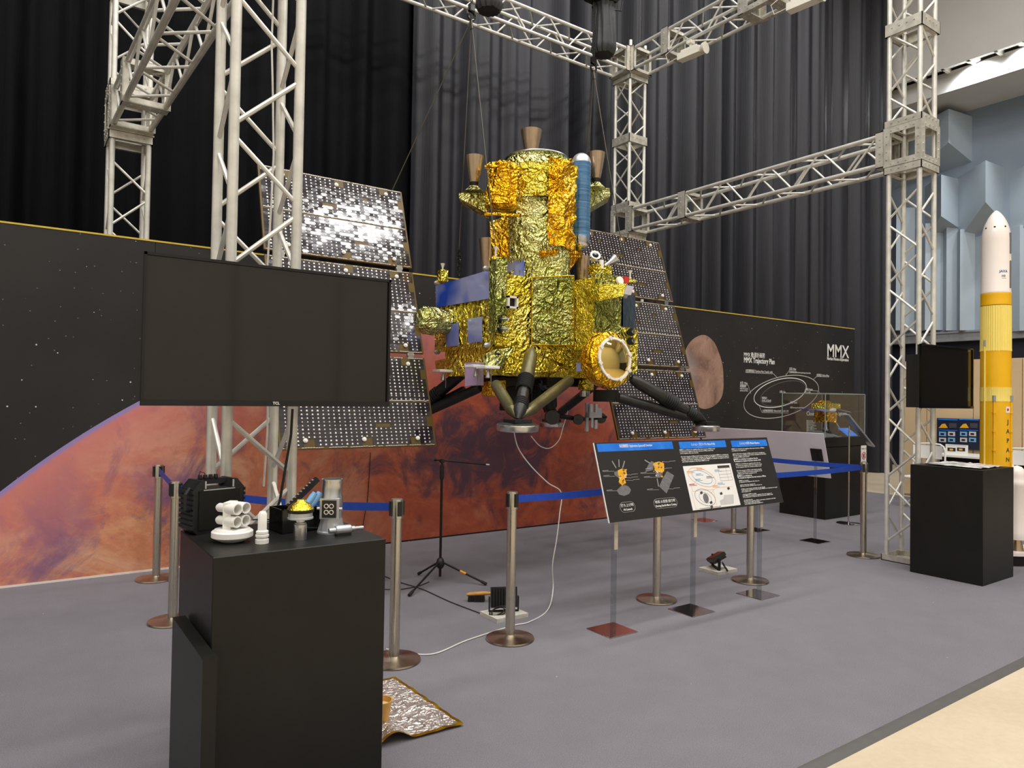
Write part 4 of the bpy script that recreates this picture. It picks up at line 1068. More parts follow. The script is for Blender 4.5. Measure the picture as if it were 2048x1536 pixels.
m = MB(); c = onY(1170, 782, 4.8); m.lathe([(.045, -.05), (.045, 0), (.02, .005), (.012, .03)], c, n=18); m.build('gold_nozzle_cup', 'alu', sp)
m = MB(); m.lathe([(.05, -.04), (.07, -.03), (.07, .05), (.03, .06)], onY(1172, 772, 4.82), n=14); m.build('gold_mount', 'foil_gold', sp)
# black shield disc behind the antenna
m = MB(); c = onY(1212, 780, 4.5); m.lathe([(.11, -.10), (.11, .0), (.02, .0)], c, n=20); m.build('black_shade', 'black_paint', sp)
# sampling arm with drums
def drum(px, py, Y, r, L, mat='black_gloss', ax=(-.8, -.5, 0)):
    c = onY(px, py, Y); m = MB(); m.lathe([(.01, -L/2), (r*.92, -L/2), (r, -L*.4), (r, L*.4), (r*.92, L/2), (.01, L/2)], c, ax, 24); m.lathe([(.012, L/2), (.012, L/2+.01), (0, L/2+.01)], c, ax, 10); return m.build('arm_joint', mat, sp)
drum(1104, 834, 5.0, .068, .1, ax=(-.55, -.83, 0)); drum(1156, 839, 4.95, .048, .08, ax=(-.55, -.83, 0)); drum(1201, 836, 5.0, .05, .09, ax=(-.55, -.83, 0))
m = MB(); m.cyl(onY(1104, 830, 5.05), onY(1156, 838, 5.0), .022, n=12); m.cyl(onY(1090, 772, 5.1), onY(1104, 830, 5.05), .045, n=14); m.cyl(onY(1156, 839, 4.98), onY(1203, 835, 5.0), .02, n=10); m.cyl(onY(1201, 834, 4.96), onY(1214, 834, 4.92), .012, n=10); m.build('sampling_arm', 'black_paint', sp)
m = MB(); c = onY(1188, 830, 4.88)
for dx, dz, r, L in ((-.035, .055, .02, .09), (.025, .05, .019, .10), (-.022, -.07, .014, .09), (.022, -.085, .018, .08)): m.cyl(c+Vector((dx, 0, dz-L/2)), c+Vector((dx, 0, dz+L/2)), r, n=14)
m.box(c, (.15, .05, .05)); m.box(c+Vector((-.06, .03, -.02)), (.03, .02, .26)); m.box(c+Vector((.05, 0, .02)), (.05, .04, .09)); m.build('sampler_head', 'silver_paint', sp)
# ================================================================ hoists and slings
def hoist(px, ytop, ybot, Y, r, hx, hy, label, motor):
    c = onY(px, ybot, Y); zt_ = onY(px, ytop, Y).z
    t = thing('chain_hoist', label, 'hoist', (c.x, c.y, c.z), 'chain hoists above the spacecraft')
    H = zt_-c.z; m = MB()
    prof = [(r*.2, 0), (r*.8, .006), (r, .05)] + [(r*(1-.02*i), .05+(H-.05)*i/10) for i in range(1, 10)] + [(r*.86, H*.96), (r*.95, H), (r*.8, H*.97)]
    m.lathe(prof, c, n=40, wob=lambda a, z: .012*noise.noise((math.cos(a)*2.2, math.sin(a)*2.2, z*2.5))+.006*math.sin(a*13+z*4))
    m.build('chain_bag', 'bag_cloth', t)
    if motor:
        m = MB(); m.bbox(Vector((c.x-.2, c.y-.12, zt_+.03)), Vector((c.x+.12, c.y+.12, zt_+.36)), .03); m.cyl((c.x-.28, c.y, zt_+.2), (c.x-.2, c.y, zt_+.2), .1, n=18); m.build('motor_housing', 'black_plastic', t)
        m = MB()
        for e in (-1, 1): m.tube([Vector((c.x+e*r*.9, c.y, zt_-.02)), Vector((c.x+e*r*.8, c.y, zt_+.06)), Vector((c.x+e*r*.4, c.y, zt_+.16))], .006, 6)
        m.build('bag_strap', 'wire_black', t)
        m = MB(); m.tube([Vector((c.x+r*.95, c.y, zt_-.0)), Vector((c.x+r*1.9, c.y, zt_+.03)), Vector((c.x+r*2.2, c.y, zt_+.2)), Vector((c.x+r*1.4, c.y, zt_+.36))], .008, 8); m.build('control_cable', 'wire_black', t)
        m = MB(); m.cyl((c.x-.05, c.y, zt_+.36), (c.x-.05, c.y, HIGH), .012, n=8); m.build('suspension_chain', 'wire', t)
    else:
        m = MB(); m.cyl((c.x-.05, c.y, zt_+.0), (c.x-.05, c.y, HIGH), .012, n=8); m.build('suspension_chain', 'wire', t)
    h = onY(hx, hy, Y); m = MB()
    zl = h.z+.07
    while zl < zt_:
        m.tube([Vector((h.x+.010*math.cos(a), h.y, zl+.022*math.sin(a))) for a in [i*math.pi/4 for i in range(8)]], .0045, 5, closed=True); zl += .03
    m.build('load_chain', 'wire_black', t)
    m = MB(); m.bbox(h+Vector((-.03, -.02, .0)), h+Vector((.03, .02, .07)), .008); m.tube([h+Vector((.036*math.sin(a), 0, -.035-.036*math.cos(a+math.pi))) for a in [i*.45 for i in range(12)]], .01, 8)
    m.build('hook', 'black_gloss', t)
    return h
M['bag_cloth'] = simple('hoist_bag_black_nylon', (40, 40, 42), .5, 0, .2, 9, 30, .4)
h1 = hoist(1207, 12, 112, 5.1, .118, 1187, 128, 'black hoist chain bag hanging in front of the corner truss', True)
h2 = hoist(978, -62, 24, 5.3, .12, 943, 24, 'black hoist chain bag cut off by the top edge, left of centre', False)
def sling(label, a, b, r=.0048, mat='wire'):
    m = MB(); a, b = Vector(a), Vector(b); m.cyl(a, b, r, n=6); m.cyl(a, a.lerp(b, .04), r*2, n=6)
    return tag(m.build('lifting_cable', mat), label, 'cable', 'lifting cables')
s1, s2 = h1-Vector((0, 0, .07)), h2-Vector((0, 0, .07))
sling('lifting cable running down to the upper corner of the left solar wing', s2, wp(2.78, 1.266))
sling('lifting cable dropping from left hook to the chain at the body edge', s2, onY(918, 500, 5.45))
sling('lifting cable from left hook crossing in front of the amber foil tank', s2, onY(992, 512, 4.85))
sling('lifting cable from right hook hidden behind the blue tank', s1, onY(1166, 500, 5.35))
sling('lifting cable from right hook passing close to the right engine bell', s1, onY(1252, 545, 4.75))
sling('thin lifting cable from right hook to the right solar wing', s1, wp(5.0, 1.266), .003)
p0 = onY(918, 500, 5.45); m = MB()
for i in range(7):
    c = p0 - Vector((0, 0, .035*i)); w2 = .012 if i not in (2, 3) else .024
    ax = Vector((1, 0, 0)) if i % 2 == 0 else Vector((0, 1, 0))
    m.tube([c+ax*(w2*math.cos(a))+Vector((0, 0, .028*math.sin(a))) for a in [k*math.pi/5 for k in range(10)]], .0055, 6, closed=True)
tag(m.build('shackle_chain', 'black_gloss'), 'short black chain with shackle above the blue radiator', 'chain')
# white lamps clamped to the upper truss beam
def flood(px, py, X, label, yaw):
    c = onX(px, py, X); t = thing('truss_lamp', label, 'lamp', c, 'white lamps on the truss')
    q = Matrix.Rotation(yaw, 3, 'Z')
    m = MB(); m.box(c, (.12, .34, .085), q); m.box(c+Vector((0, 0, .06)), (.10, .24, .03), q); m.build('housing', 'lamp_white', t)
    m = MB(); d = q @ Vector((0, -1, 0)); m.lathe([(.05, .17), (.07, .2), (.075, .235), (.06, .235)], c, d, 18); m.build('lens_tube', 'lamp_white', t)
    m = MB(); m.cyl(c+Vector((0, 0, .07)), c+Vector((0, .0, .17)), .018, n=10); m.box(c+Vector((0, 0, .15)), (.09, .07, .04), q); m.build('clamp', 'lamp_white', t)
    m = MB(); m.tube([c+q @ Vector((0, .2, .02)), c+q @ Vector((-.05, .32, -.02)), c+q @ Vector((-.05, .36, .1)), c+q @ Vector((0, .2, .2))], .005, 6); m.build('lamp_cable', 'cable_white', t)
flood(1381, 108, 7.15, 'white lamp clamped under the upper truss beam, near the corner', .1)
flood(1606, 6, 7.15, 'white lamp cut off by the top edge, on the upper truss beam', .1)
# ================================================================ stanchions
def make_stanchion():
    t = thing('stanchion', '', 'stanchion', (0, 0, 0), 'stainless belt stanchions')
    m = MB(); m.lathe([(.155, 0), (.158, .006), (.155, .014), (.11, .022), (.04, .030), (.034, .034)], n=40); m.build('base_disc', 'steel_disc', t, local=True)
    m = MB(); m.lathe([(.031, .03), (.031, .84)], n=28); m.build('post', 'steel', t, local=True)
    m = MB(); m.lathe([(.031, .84), (.0365, .842), (.0365, .948), (.034, .955), (.0, .955)], n=28); m.build('head', 'steel', t, local=True)
    for i in range(4):
        a = i*math.pi/2; d = Vector((math.cos(a), math.sin(a), 0)); s = Vector((-d.y, d.x, 0)); m = MB()
        m.box(d*.0385+Vector((0, 0, .90)), (.012, .026, .085), Matrix((d, s, Vector((0, 0, 1)))).transposed()); m.build('belt_slot', 'black_plastic', t, local=True)
    return t
ST = {'A': ((788, 1322), 'stainless belt stanchion right beside the front black plinth'), 'B': ((1020, 1278), 'stainless belt stanchion with coiled cable near its base, front centre'),
      'C': ((312, 1158), 'stainless belt stanchion farthest left, close to the orange Mars print'), 'D': ((1313, 1200), 'stainless belt stanchion seen under the middle of the slanted information board'),
      'E': ((1742, 1114), 'stainless belt stanchion at the fence corner by the right truss column'), 'G': ((1500, 1162), 'stainless belt stanchion under the right end of the information board'),
      'H': ((345, 1243), 'stainless belt stanchion half hidden behind the portable speaker'), 'S': ((1467, 1064), 'stainless belt stanchion farthest back, below the white sign back')}
base = make_stanchion(); SP = {}
for i, (k, ((px, py), lab)) in enumerate(ST.items()):
    o = base if i == 0 else copy_tree(base)
    p = onz(px, py)
    if k == 'E': p = Vector((7.165, 3.89, 0))
    SP[k] = p; o.location = (p.x, p.y, 0); o['label'] = lab; o.rotation_euler.z = .12*i
def belt(a, b, label, sag=.0, tw=False):
    a, b = SP[a] if isinstance(a, str) else Vector(a), SP[b] if isinstance(b, str) else Vector(b)
    d = (b-a); d.z = 0; L = d.length; d.normalize(); nn = Vector((-d.y, d.x, 0)); m = MB(); n = 24
    vs = []
    for i in range(n+1):
        u = i/n; p = a + d*(.042+(L-.084)*u); z = .905-sag*4*u*(1-u)
        for s in (-1, 1):
            for h in (-.024, .024): vs.append(Vector((p.x, p.y, z+h)) + nn*(s*.0012))
    fs = []
    for i in range(n):
        o = i*4; e = o+4
        fs += [(o, e, e+1, o+1), (o+3, e+3, e+2, o+2), (o+1, e+1, e+3, o+3), (o+2, e+2, e, o)]
    m._add(vs, fs, True); o = m.build('barrier_belt', 'belt')
    return tag(o, label, 'belt', 'blue barrier belts')
belt('C', 'H', 'blue belt between the two leftmost stanchions'); belt('H', 'A', 'blue belt behind the table models, ending at the stanchion by the plinth', .03)
belt('B', 'D', 'blue belt in front of the Mars print, running behind the information board', .015); belt('D', 'G', 'blue belt hidden behind the information board', .01)
belt('G', 'E', 'lower blue belt stretching to the corner stanchion by the right truss', .01); belt('S', 'E', 'upper blue belt crossing the white sign back', .01)
# ================================================================ slanted information board in front
ib = thing('information_board', 'wide slanted black information board with blue headings on acrylic posts', 'sign', (4.2, 3.55, 0))
Yt_, Yb_ = 3.63, 3.465
TL, TR_, BR2, BL = onY(1186, 883, Yt_), onY(1534, 877, Yt_), onY(1567, 1005, Yb_), onY(1219, 1045, Yb_)
zt2 = (TL.z+TR_.z)/2; zb2 = (BL.z+BR2.z)/2; xl = (TL.x+BL.x)/2; xr = (TR_.x+BR2.x)/2
OB = Vector((xl, Yb_, zb2)); ex = Vector((1, 0, 0)); ey = Vector((0, Yt_-Yb_, zt2-zb2)); BH = ey.length; ey.normalize(); en = ex.cross(ey); BW = xr-xl
def bp(u, v, h=0): return OB + ex*(u*BW) + ey*(v*BH) + en*h
def slab(m, u0, u1, v0, v1, h0, h1):
    vs = [bp(u, v, h) for u in (u0, u1) for v in (v0, v1) for h in (h0, h1)]
    m._add(vs, [(0, 1, 3, 2), (4, 6, 7, 5), (0, 4, 5, 1), (2, 3, 7, 6), (0, 2, 6, 4), (1, 5, 7, 3)])
m = MB(); slab(m, 0, 1, 0, 1, -.008, -.0005); m.build('board_core', 'print_white', ib)
def bslab(name, mat, u0, u1, v0, v1, h=.0):
    m = MB(); slab(m, u0, u1, v0, v1, -.0006, h); return m.build(name, mat, ib)
# px -> board uv through the board plane
def uv(px, py):
    p = onP(px, py, OB, en) - OB; return p.dot(ex)/BW, p.dot(ey)/BH
bslab('print_sheet', 'print_black', .003, 1, 0, 1, .0004)
def prect(name, mat, x0, y0, x1, y1, h=.0008):
    a, b = uv(x0, y0), uv(x1, y1); return bslab(name, mat, min(a[0], b[0]), max(a[0], b[0]), min(a[1], b[1]), max(a[1], b[1]), h)
prect('heading_banner', 'print_blue', 1193, 888, 1347, 897.5); prect('heading_banner', 'print_blue', 1357, 884, 1453, 894); prect('heading_banner', 'print_blue', 1461, 881.5, 1535, 891.5)
def btext(body, px, py, size, px1=None, mat='print_white', h=.0012, bold=.0001):
    u, v = uv(px, py); f = None
    if px1: f = (uv(px1, py)[0]-u)*BW
    return text_mesh('lettering', body, size, mat, bp(u, v, h), ex, ey, ib, 'LEFT', bold, .0003, f)
btext('探査機概要 / Exploration Spacecraft Overview', 1239, 895, .026, 1305); btext('ミッション・プロファイル / Mission Profile', 1382, 891.5, .024, 1430); btext('ミッションの目的 / Mission Objectives', 1479, 889, .024, 1519)
# text lines
def lines(x0, y0, x1s, dy, sz, dx=1.4):
    words = 'MMX is a mission to explore the two moons of Mars and return samples to the Earth '
    for i, x1 in enumerate(x1s):
        if x1: btext((words*2)[i*7:i*7+max(12, int((x1-x0)*.75))], x0+dx*i, y0+dy*i, sz, x1)
lines(1359, 901.5, [1430, 1427, 1397, 0, 1458, 1458, 1459, 1418], 3.35, .0135, .7)
lines(1463, 899.5, [1529, 1493, 0, 1530, 1533, 1498], 3.25, .0135, .7)
lines(1469.5, 920.5, [1516, 1522], 4, .02, .6); lines(1471, 929.5, [1521, 1524, 1523, 0, 1524, 1524, 1514], 3.3, .0125, .6)
lines(1477, 954, [1504, 1533], 3.8, .02, .6); lines(1478, 963, [1497, 1519, 0, 1511, 1525, 0, 1531, 1555, 1502, 0, 1513, 1545, 1547, 0, 1505, 1553, 1521, 1527], 2.75, .0122, .68)
for x, y in ((1468, 917), (1475.5, 950)): prect('text_mark', 'print_white', x, y, x+.5, y+6.5)
# white diagram sheet
u0, v1 = uv(1366, 932); u1, v0 = uv(1480, 1010)
ua, va_ = uv(1365.5, 932); ub, vb = uv(1461.5, 927); uc, vc = uv(1480.5, 1010.5); ud, vd = uv(1385.5, 1020.5)
DU0, DU1, DV0, DV1 = (ua+ud)/2, (ub+uc)/2, (vc+vd)/2, (va_+vb)/2
bslab('diagram_sheet', 'print_white', DU0, DU1, DV0, DV1, .0008)
def dp(a, b, h=.0014): return bp(DU0+(DU1-DU0)*a, DV0+(DV1-DV0)*b, h)
def dline(pts, w, mat, name='diagram_line'):
    m = MB(); ps = [dp(*p) for p in pts]
    for a, b in zip(ps[:-1], ps[1:]):
        d = (b-a).normalized(); nn = en.cross(d)*w; m._add([a-nn, b-nn, b+nn, a+nn], [(0, 1, 2, 3)])
    return m.build(name, mat, ib)
def dell(cx, cy, rx, ry, ang, w, mat):
    asp = ((DV1-DV0)*BH)/((DU1-DU0)*BW); ps = []
    for i in range(41):
        a = 2*math.pi*i/40; x, y = rx*math.cos(a), ry*math.sin(a); X_, Y_ = x*math.cos(ang)-y*math.sin(ang), x*math.sin(ang)+y*math.cos(ang); ps.append((cx+X_, cy+Y_/asp))
    dline(ps, w, mat, 'diagram_orbit')
dell(.33, .72, .27, .12, -.28, .0018, 'print_orange'); dell(.335, .725, .20, .085, -.28, .002, 'print_lightblue'); dell(.30, .26, .20, .11, -.25, .0016, 'print_midgrey'); dell(.30, .25, .12, .07, -.25, .0012, 'print_midgrey')
m = MB(); c = dp(.31, .24); m.face([c+ex*(.03*math.cos(a))+ey*(.036*math.sin(a)) for a in [i*math.pi/8 for i in range(16)]]); m.build('moon_drawing', 'print_midgrey', ib)
m = MB(); m.face([dp(.58, .05), dp(.86, .05), dp(.90, .26), dp(.70, .27), dp(.66, .18), dp(.58, .15)]); m.build('surface_drawing', 'print_lightgrey', ib)
m = MB(); m.face([dp(.70, .96), dp(.96, .96), dp(.96, .90), dp(.70, .90)]); m.build('table_header', 'print_darkbrown', ib)
for k in range(5): dline([(.70, .90-.075*k), (.96, .90-.075*k)], .0009, 'print_midgrey')
for xx in (.70, .87, .96): dline([(xx, .90), (xx, .60)], .0009, 'print_midgrey')
dline([(.08, .55), (.08, .42), (.5, .42), (.5, .02), (.06, .02), (.06, .42)], .001, 'print_orange'); dline([(.43, .34), (.56, .45), (.92, .45)], .001, 'print_orange')
for (a, b, mt) in ((.26, .93, 'print_orange'), (.05, .87, 'print_orange'), (.62, .86, 'print_lightblue'), (.22, .80, 'print_lightblue'), (.18, .68, 'print_lightblue'), (.62, .55, 'print_lightblue'), (.5, .50, 'print_orange'), (.04, .58, 'print_red'), (.42, .72, 'print_midgrey')):
    dline([(a, b), (a+.11, b)], .003, mt, 'caption_bar'); dline([(a, b-.03), (a+.15, b-.03)], .002, mt, 'caption_bar')
for (a, b) in ((.22, .36), (.37, .12), (.62, .30), (.80, .40), (.36, .02)): dline([(a, b), (a+.05, b+.02)], .009, 'print_darkbrown', 'probe_drawing')
text_mesh('lettering', 'Conceptual drawing of the mission profile', .012, 'print_darkbrown', dp(.14, -.0 + .012), ex, ey, ib, 'LEFT', 0, .0003, .24)
# spacecraft drawings on the left sheet
def bpoly(name, mat, pts, h=.001):
    m = MB(); m.face([bp(*uv(x, y), h) for x, y in pts]); return m.build(name, mat, ib)
bpoly('fairing_drawing', 'print_midgrey', [(1243, 971), (1250, 970), (1257, 973), (1262, 980), (1258, 988), (1248, 992), (1238, 989), (1233, 981)])
bpoly('wing_drawing', 'print_midgrey', [(1228, 944), (1234, 942), (1240, 955), (1234, 954), (1229, 950)])
bpoly('probe_drawing', 'print_yellow', [(1235, 941), (1244, 937), (1252, 940), (1254, 950), (1249, 957), (1252, 966), (1244, 971), (1237, 964), (1240, 955), (1236, 950)])
bpoly('wing_drawing', 'print_midgrey', [(1334, 942), (1348, 951), (1333, 987), (1318, 973), (1326, 955)]); bpoly('wing_drawing', 'print_midgrey', [(1303, 922), (1308, 925), (1306, 940), (1290, 944), (1296, 930)])
bpoly('probe_drawing', 'print_yellow', [(1306, 926), (1318, 923), (1328, 927), (1328, 943), (1318, 946), (1310, 940)]); bpoly('probe_drawing', 'print_midgrey', [(1310, 943), (1324, 945), (1325, 955), (1313, 954)])
for pts in ([(1232, 936), (1224, 922)], [(1238, 934), (1237.5, 919)], [(1245, 936), (1249, 922)], [(1304, 929), (1289, 920)], [(1314, 957), (1317, 973)]):
    a, b = [bp(*uv(*p), .001) for p in pts]; d = (b-a).normalized(); nn = en.cross(d)*.004; m = MB(); m._add([a-nn, b-nn, b+nn, a+nn], [(0, 1, 2, 3)]); m.build('leg_drawing', 'print_grey', ib)
for x, y, x2 in ((1205, 943, 1228), (1207, 953, 1230), (1213, 982, 1245), (1263, 950, 1250), (1263, 956, 1252), (1266, 961, 1252), (1294, 980, 1318), (1291, 939, 1306), (1281, 947, 1310), (1288, 955, 1322), (1338, 924, 1326), (1331, 938, 1328), (1347, 978, 1334)):
    if x2 > x: btext('――― ―――――', x, y-.5, .011, x+12); 
    else: btext('――― ―――――', x, y-.5, .011, x+13)
    a, b = bp(*uv(x, y), .001), bp(*uv(x2, y-.6), .001); d = (b-a).normalized(); nn = en.cross(d)*.0012; m = MB(); m._add([a-nn, b-nn, b+nn, a+nn], [(0, 1, 2, 3)]); m.build('leader_line', 'print_grey', ib)
def pill(cx, cy, w, h, l1, l2):
    c = Vector((0, 0)); cu, cv_ = uv(cx, cy); C0 = bp(cu, cv_, .001); ps = []
    for i in range(24):
        a = 2*math.pi*(i+.5)/24; ps.append(C0 + ex*(math.copysign(w-h, math.cos(a))+h*math.cos(a)) + ey*(h*math.sin(a)))
    m = MB(); m.tube(ps, .0016, 4, closed=True); m.build('caption_frame', 'print_grey', ib)
    text_mesh('lettering', l1, .024, 'print_white', C0+ey*.004, ex, ey, ib, 'CENTER', 0, .0003); text_mesh('lettering', l2, .02, 'print_white', C0-ey*.022, ex, ey, ib, 'CENTER', .0004, .0003)
pill(1255, 1014, .07, .034, '打ち上げ時', 'At Launch'); pill(1331, 1006, .118, .034, '地球-火星間 航行時', 'During Earth-Mars Cruise')
M['print_brown'] = simple('print_brown', (120, 78, 20), .45)
M['post_sleeve'] = simple('post_sleeve_beige', (196, 184, 166), .5)
# small facets that give the printed spacecraft their look
rp_ = random.Random(4)
for cx_, cy_, w2, h2, n_ in ((1244, 948, 8, 9, 16), (1244, 963, 6, 6, 10), (1317, 934, 11, 10, 24), (1318, 949, 7, 5, 8)):
    for k in range(n_):
        x_, y_ = cx_+rp_.uniform(-w2, w2), cy_+rp_.uniform(-h2, h2); s_ = rp_.uniform(1.2, 2.8)
        bpoly('probe_drawing', rp_.choice(['print_yellow', 'print_yellow', 'print_orange', 'print_brown', 'print_lightgrey']), [(x_-s_, y_+rp_.uniform(-1, 1)), (x_+rp_.uniform(-1, 1), y_+s_), (x_+s_, y_+rp_.uniform(-1, 1)), (x_+rp_.uniform(-1, 1), y_-s_)], .0013+.00004*k)
for fx_ in (.33, .66):
    a, b = bp(*uv(1334+14*0-16*fx_, 942+31*fx_), .0016), bp(*uv(1348-15*fx_, 951+36*fx_), .0016); d = (b-a).normalized(); nn = en.cross(d)*.0012; m = MB(); m._add([a-nn, b-nn, b+nn, a+nn], [(0, 1, 2, 3)]); m.build('leader_line', 'print_grey', ib)
# acrylic posts and chrome base plates
for px, py in ((1226, 1262), (1385, 1222), (1518, 1190)):
    p = onz(px, py); m = MB(); m.box2((p.x-.014, p.y-.014, .004), (p.x+.014, p.y+.014, .80)); m.build('acrylic_post', 'acrylic', ib)
    m = MB(); m.bbox((p.x-.016, p.y-.022, .55), (p.x+.016, p.y-.014, .86), .002); m.build('post_sleeve', 'post_sleeve', ib) if 'post_sleeve' in M else None
    m = MB(); m.bbox((p.x-.125, p.y-.11, 0), (p.x+.125, p.y+.13, .006), .002); m.build('base_plate', 'chrome', ib)
    m = MB(); m.box2((p.x-.04, p.y-.002, .80), (p.x+.04, p.y+.016, .93)); m.build('board_clip', 'silver_paint', ib)
# ================================================================ white sign seen from behind
ws = thing('information_board', 'white slanted board seen from behind, blue belt crossing it', 'sign', (7.46, 5.4, 0))
XT, XB_ = 7.38, 7.54
a, b, c = onX(1399, 855, XT), onX(1645, 866, XT), onX(1663, 957, XB_)
y0_, y1_ = (b.y+c.y)/2, a.y; zt3, zb3 = (a.z+b.z)/2, c.z
m = MB(); m.prism([(XT, y0_, zt3), (XT, y1_, zt3), (XB_, y1_, zb3), (XB_, y0_, zb3)], (.008, 0, .003)); o = m.build('board_core', 'board_white', ws); fix_normals(o)
for px, py in ((1622, 1084), (1519, 1059), (1406, 1041)):
    p = onz(px, py); X_ = 7.43; m = MB(); m.box2((X_-.012, p.y-.012, .004), (X_+.012, p.y+.012, 1.0)); m.build('acrylic_post', 'acrylic', ws)
    m = MB(); m.bbox((X_-.12, p.y-.12, 0), (X_+.12, p.y+.12, .006), .002); m.build('base_plate', 'chrome', ws)
    m = MB(); zc = .97; xx = XT+(XB_-XT)*(zt3-zc)/(zt3-zb3); sl_ = (XB_-XT)/(zt3-zb3)
    m.prism([(xx-.004-sl_*.07, p.y-.07, zc+.07), (xx-.004-sl_*.07, p.y+.07, zc+.07), (xx-.004+sl_*.07, p.y+.07, zc-.07), (xx-.004+sl_*.07, p.y-.07, zc-.07)], (-.006, 0, 0)); o = m.build('back_bracket', 'screen', ws); fix_normals(o)
# ================================================================ display case
P1, P2, P3 = onz(1650, 1040), onz(1737, 1028), onz(1553, 1026)
cx0, cy0, cx1, cy1 = P1.x, P1.y, P2.x, P3.y
dc = thing('display_case', 'black plinth with glass case holding a small gold spacecraft', 'display case', ((cx0+cx1)/2, (cy0+cy1)/2, 0))
m = MB(); m.bbox((cx0, cy0, 0), (cx1, cy1, .955), .004); m.build('plinth', 'black_paint', dc)
m = MB(); m.bbox((cx0+.01, cy0+.01, .965), (cx1-.01, cy1-.01, 1.09), .004); m.box2((cx0+.03, cy0+.03, .955), (cx1-.03, cy1-.03, .966)); m.build('case_base', 'black_paint', dc)
gz0, gz1 = 1.09, 1.685; g0, g1, h0, h1_ = cx0+.02, cx1-.02, cy0+.02, cy1-.02
for a, b in (((g0, h0, gz0), (g1, h0+.005, gz1)), ((g0, h1_-.005, gz0), (g1, h1_, gz1)), ((g0, h0+.005, gz0), (g0+.005, h1_-.005, gz1)), ((g1-.005, h0+.005, gz0), (g1, h1_-.005, gz1)), ((g0, h0, gz1), (g1, h1_, gz1+.005))):
    m = MB(); m.box2(a, b); m.build('glass_pane', 'case_glass', dc)
m = MB()
for x in (g0, g1):
    for y in (h0, h1_): m.box((x, y, (gz0+gz1)/2), (.008, .008, gz1-gz0))
for y in (h0, h1_): m.box(((g0+g1)/2, y, gz1), (g1-g0, .008, .008))
for x in (g0, g1): m.box((x, (h0+h1_)/2, gz1), (.008, h1_-h0, .008))
m.build('glass_edge', 'glass_edge', dc)
cm = onY(1651, 824, (h0+h1_)/2)
mm = thing('spacecraft_miniature', 'small gold spacecraft miniature with blue wings inside the glass case', 'spacecraft', (cm.x, cm.y, 1.09))
m = MB(); foil_box(m, cm+Vector((-.12, -.10, -.14)), cm+Vector((.12, .10, .0)), .012, 16, 2, .02); m.build('body', 'foil_amber', mm)
m = MB(); foil_box(m, cm+Vector((-.16, -.12, .05)), cm+Vector((.18, .12, .12)), .014, 18, 3, .02); m.build('upper_stage', 'foil_gold', mm)
m = MB(); m.lathe([(.09, .10), (.1, .14), (.07, .16), (.02, .165)], cm+Vector((-.05, 0, .0)), n=16); m.build('engine_block', 'foil_amber', mm)
m = MB(); m.lathe([(.12, .0), (.14, .02), (.14, .05), (.12, .055)], cm, n=20); m.build('ring_deck', 'board_white', mm)
for s in (-1, 1):
    m = MB(); m.box(cm+Vector((s*.30, 0, .02)), (.36, .22, .008), Matrix.Rotation(.12, 3, 'Y')); m.build('wing', 'radiator', mm)
m = MB()
for dx, dy in ((-.14, -.1), (.14, -.1), (.14, .1), (-.14, .1)): m.cyl(cm+Vector((dx*.7, dy*.7, -.1)), cm+Vector((dx*1.2, dy*1.2, -.24)), .008, n=8); m.cyl(cm+Vector((dx*1.2, dy*1.2, -.24)), cm+Vector((dx*1.2, dy*1.2, -.255)), .022, n=10)
m.build('landing_legs', 'silver_paint', mm)
m = MB(); m.cyl((cm.x, cm.y, 1.09), (cm.x, cm.y, cm.z-.1), .012, n=10); m.bbox((cm.x-.1, cm.y-.1, 1.09), (cm.x+.1, cm.y+.1, 1.10), .002); m.build('stand', 'black_gloss', mm)
# rail like rods standing in the case front
m = MB(); q = [onX(1722, 878, g0+.9), onX(1732, 878, g0+.9)]
m.prism([(g1-.35, h0+.05, 1.095), (g1-.08, h0+.05, 1.095), (g1-.08, h0+.20, 1.2), (g1-.35, h0+.20, 1.2)], (0, 0, .004)); o = m.build('caption_card', 'print_blue'); fix_normals(o); tag(o, 'small blue caption card inside the glass case', 'card')
m = MB(); m.grid(lambda u, v: Vector((g0+.06+(g1-g0-.5)*u, h0+.06+(h1_-h0-.12)*v, 1.092+.07*max(0, math.sin(u*3.1))*max(0, math.sin(v*3.1))+.02*noise.noise((u*6, v*6, 2)))), 24, 20)
M['regolith'] = simple('grey_moon_ground', (104, 102, 104), .9, 0, .2, 14, 30, .5); tag(m.build('ground_relief', 'regolith'), 'grey moon surface relief under the miniature in the case', 'model')
# small notice on the plinth corner
nt = thing('notice_card', 'white no-touching notice taped to the display case plinth', 'sign', (cx1-.06, cy0-.004, .75))
m = MB(); zc0, zc1 = .70, .965; m.box2((cx1-.155, cy0-.004, zc0), (cx1-.015, cy0-.001, zc1)); m.build('card', 'print_white', nt)
ccn = Vector((cx1-.085, cy0-.005, (zc0+zc1)/2-.01)); m = MB(); m.tube([ccn+Vector((.048*math.cos(a), 0, .048*math.sin(a))) for a in [i*math.pi/12 for i in range(24)]], .005, 5, closed=True); m.cyl(ccn+Vector((-.034, 0, .034)), ccn+Vector((.034, 0, -.034)), .005, n=6); m.build('ban_ring', 'print_red', nt)
m = MB(); m.box(ccn+Vector((-.005, .001, -.008)), (.02, .002, .05)); m.box(ccn+Vector((.012, .001, .012)), (.016, .002, .03)); m.build('hand_symbol', 'print_darkbrown', nt)
text_mesh('lettering', 'お手を触れないでください', .02, 'print_darkbrown', ccn+Vector((-.06, -.001, .09)), (1, 0, 0), (0, 0, 1), nt, 'LEFT', 0, .0003, .12); text_mesh('lettering', 'Do not touch', .02, 'print_darkbrown', ccn+Vector((-.045, -.001, -.09)), (1, 0, 0), (0, 0, 1), nt, 'LEFT', 0, .0003, .09)
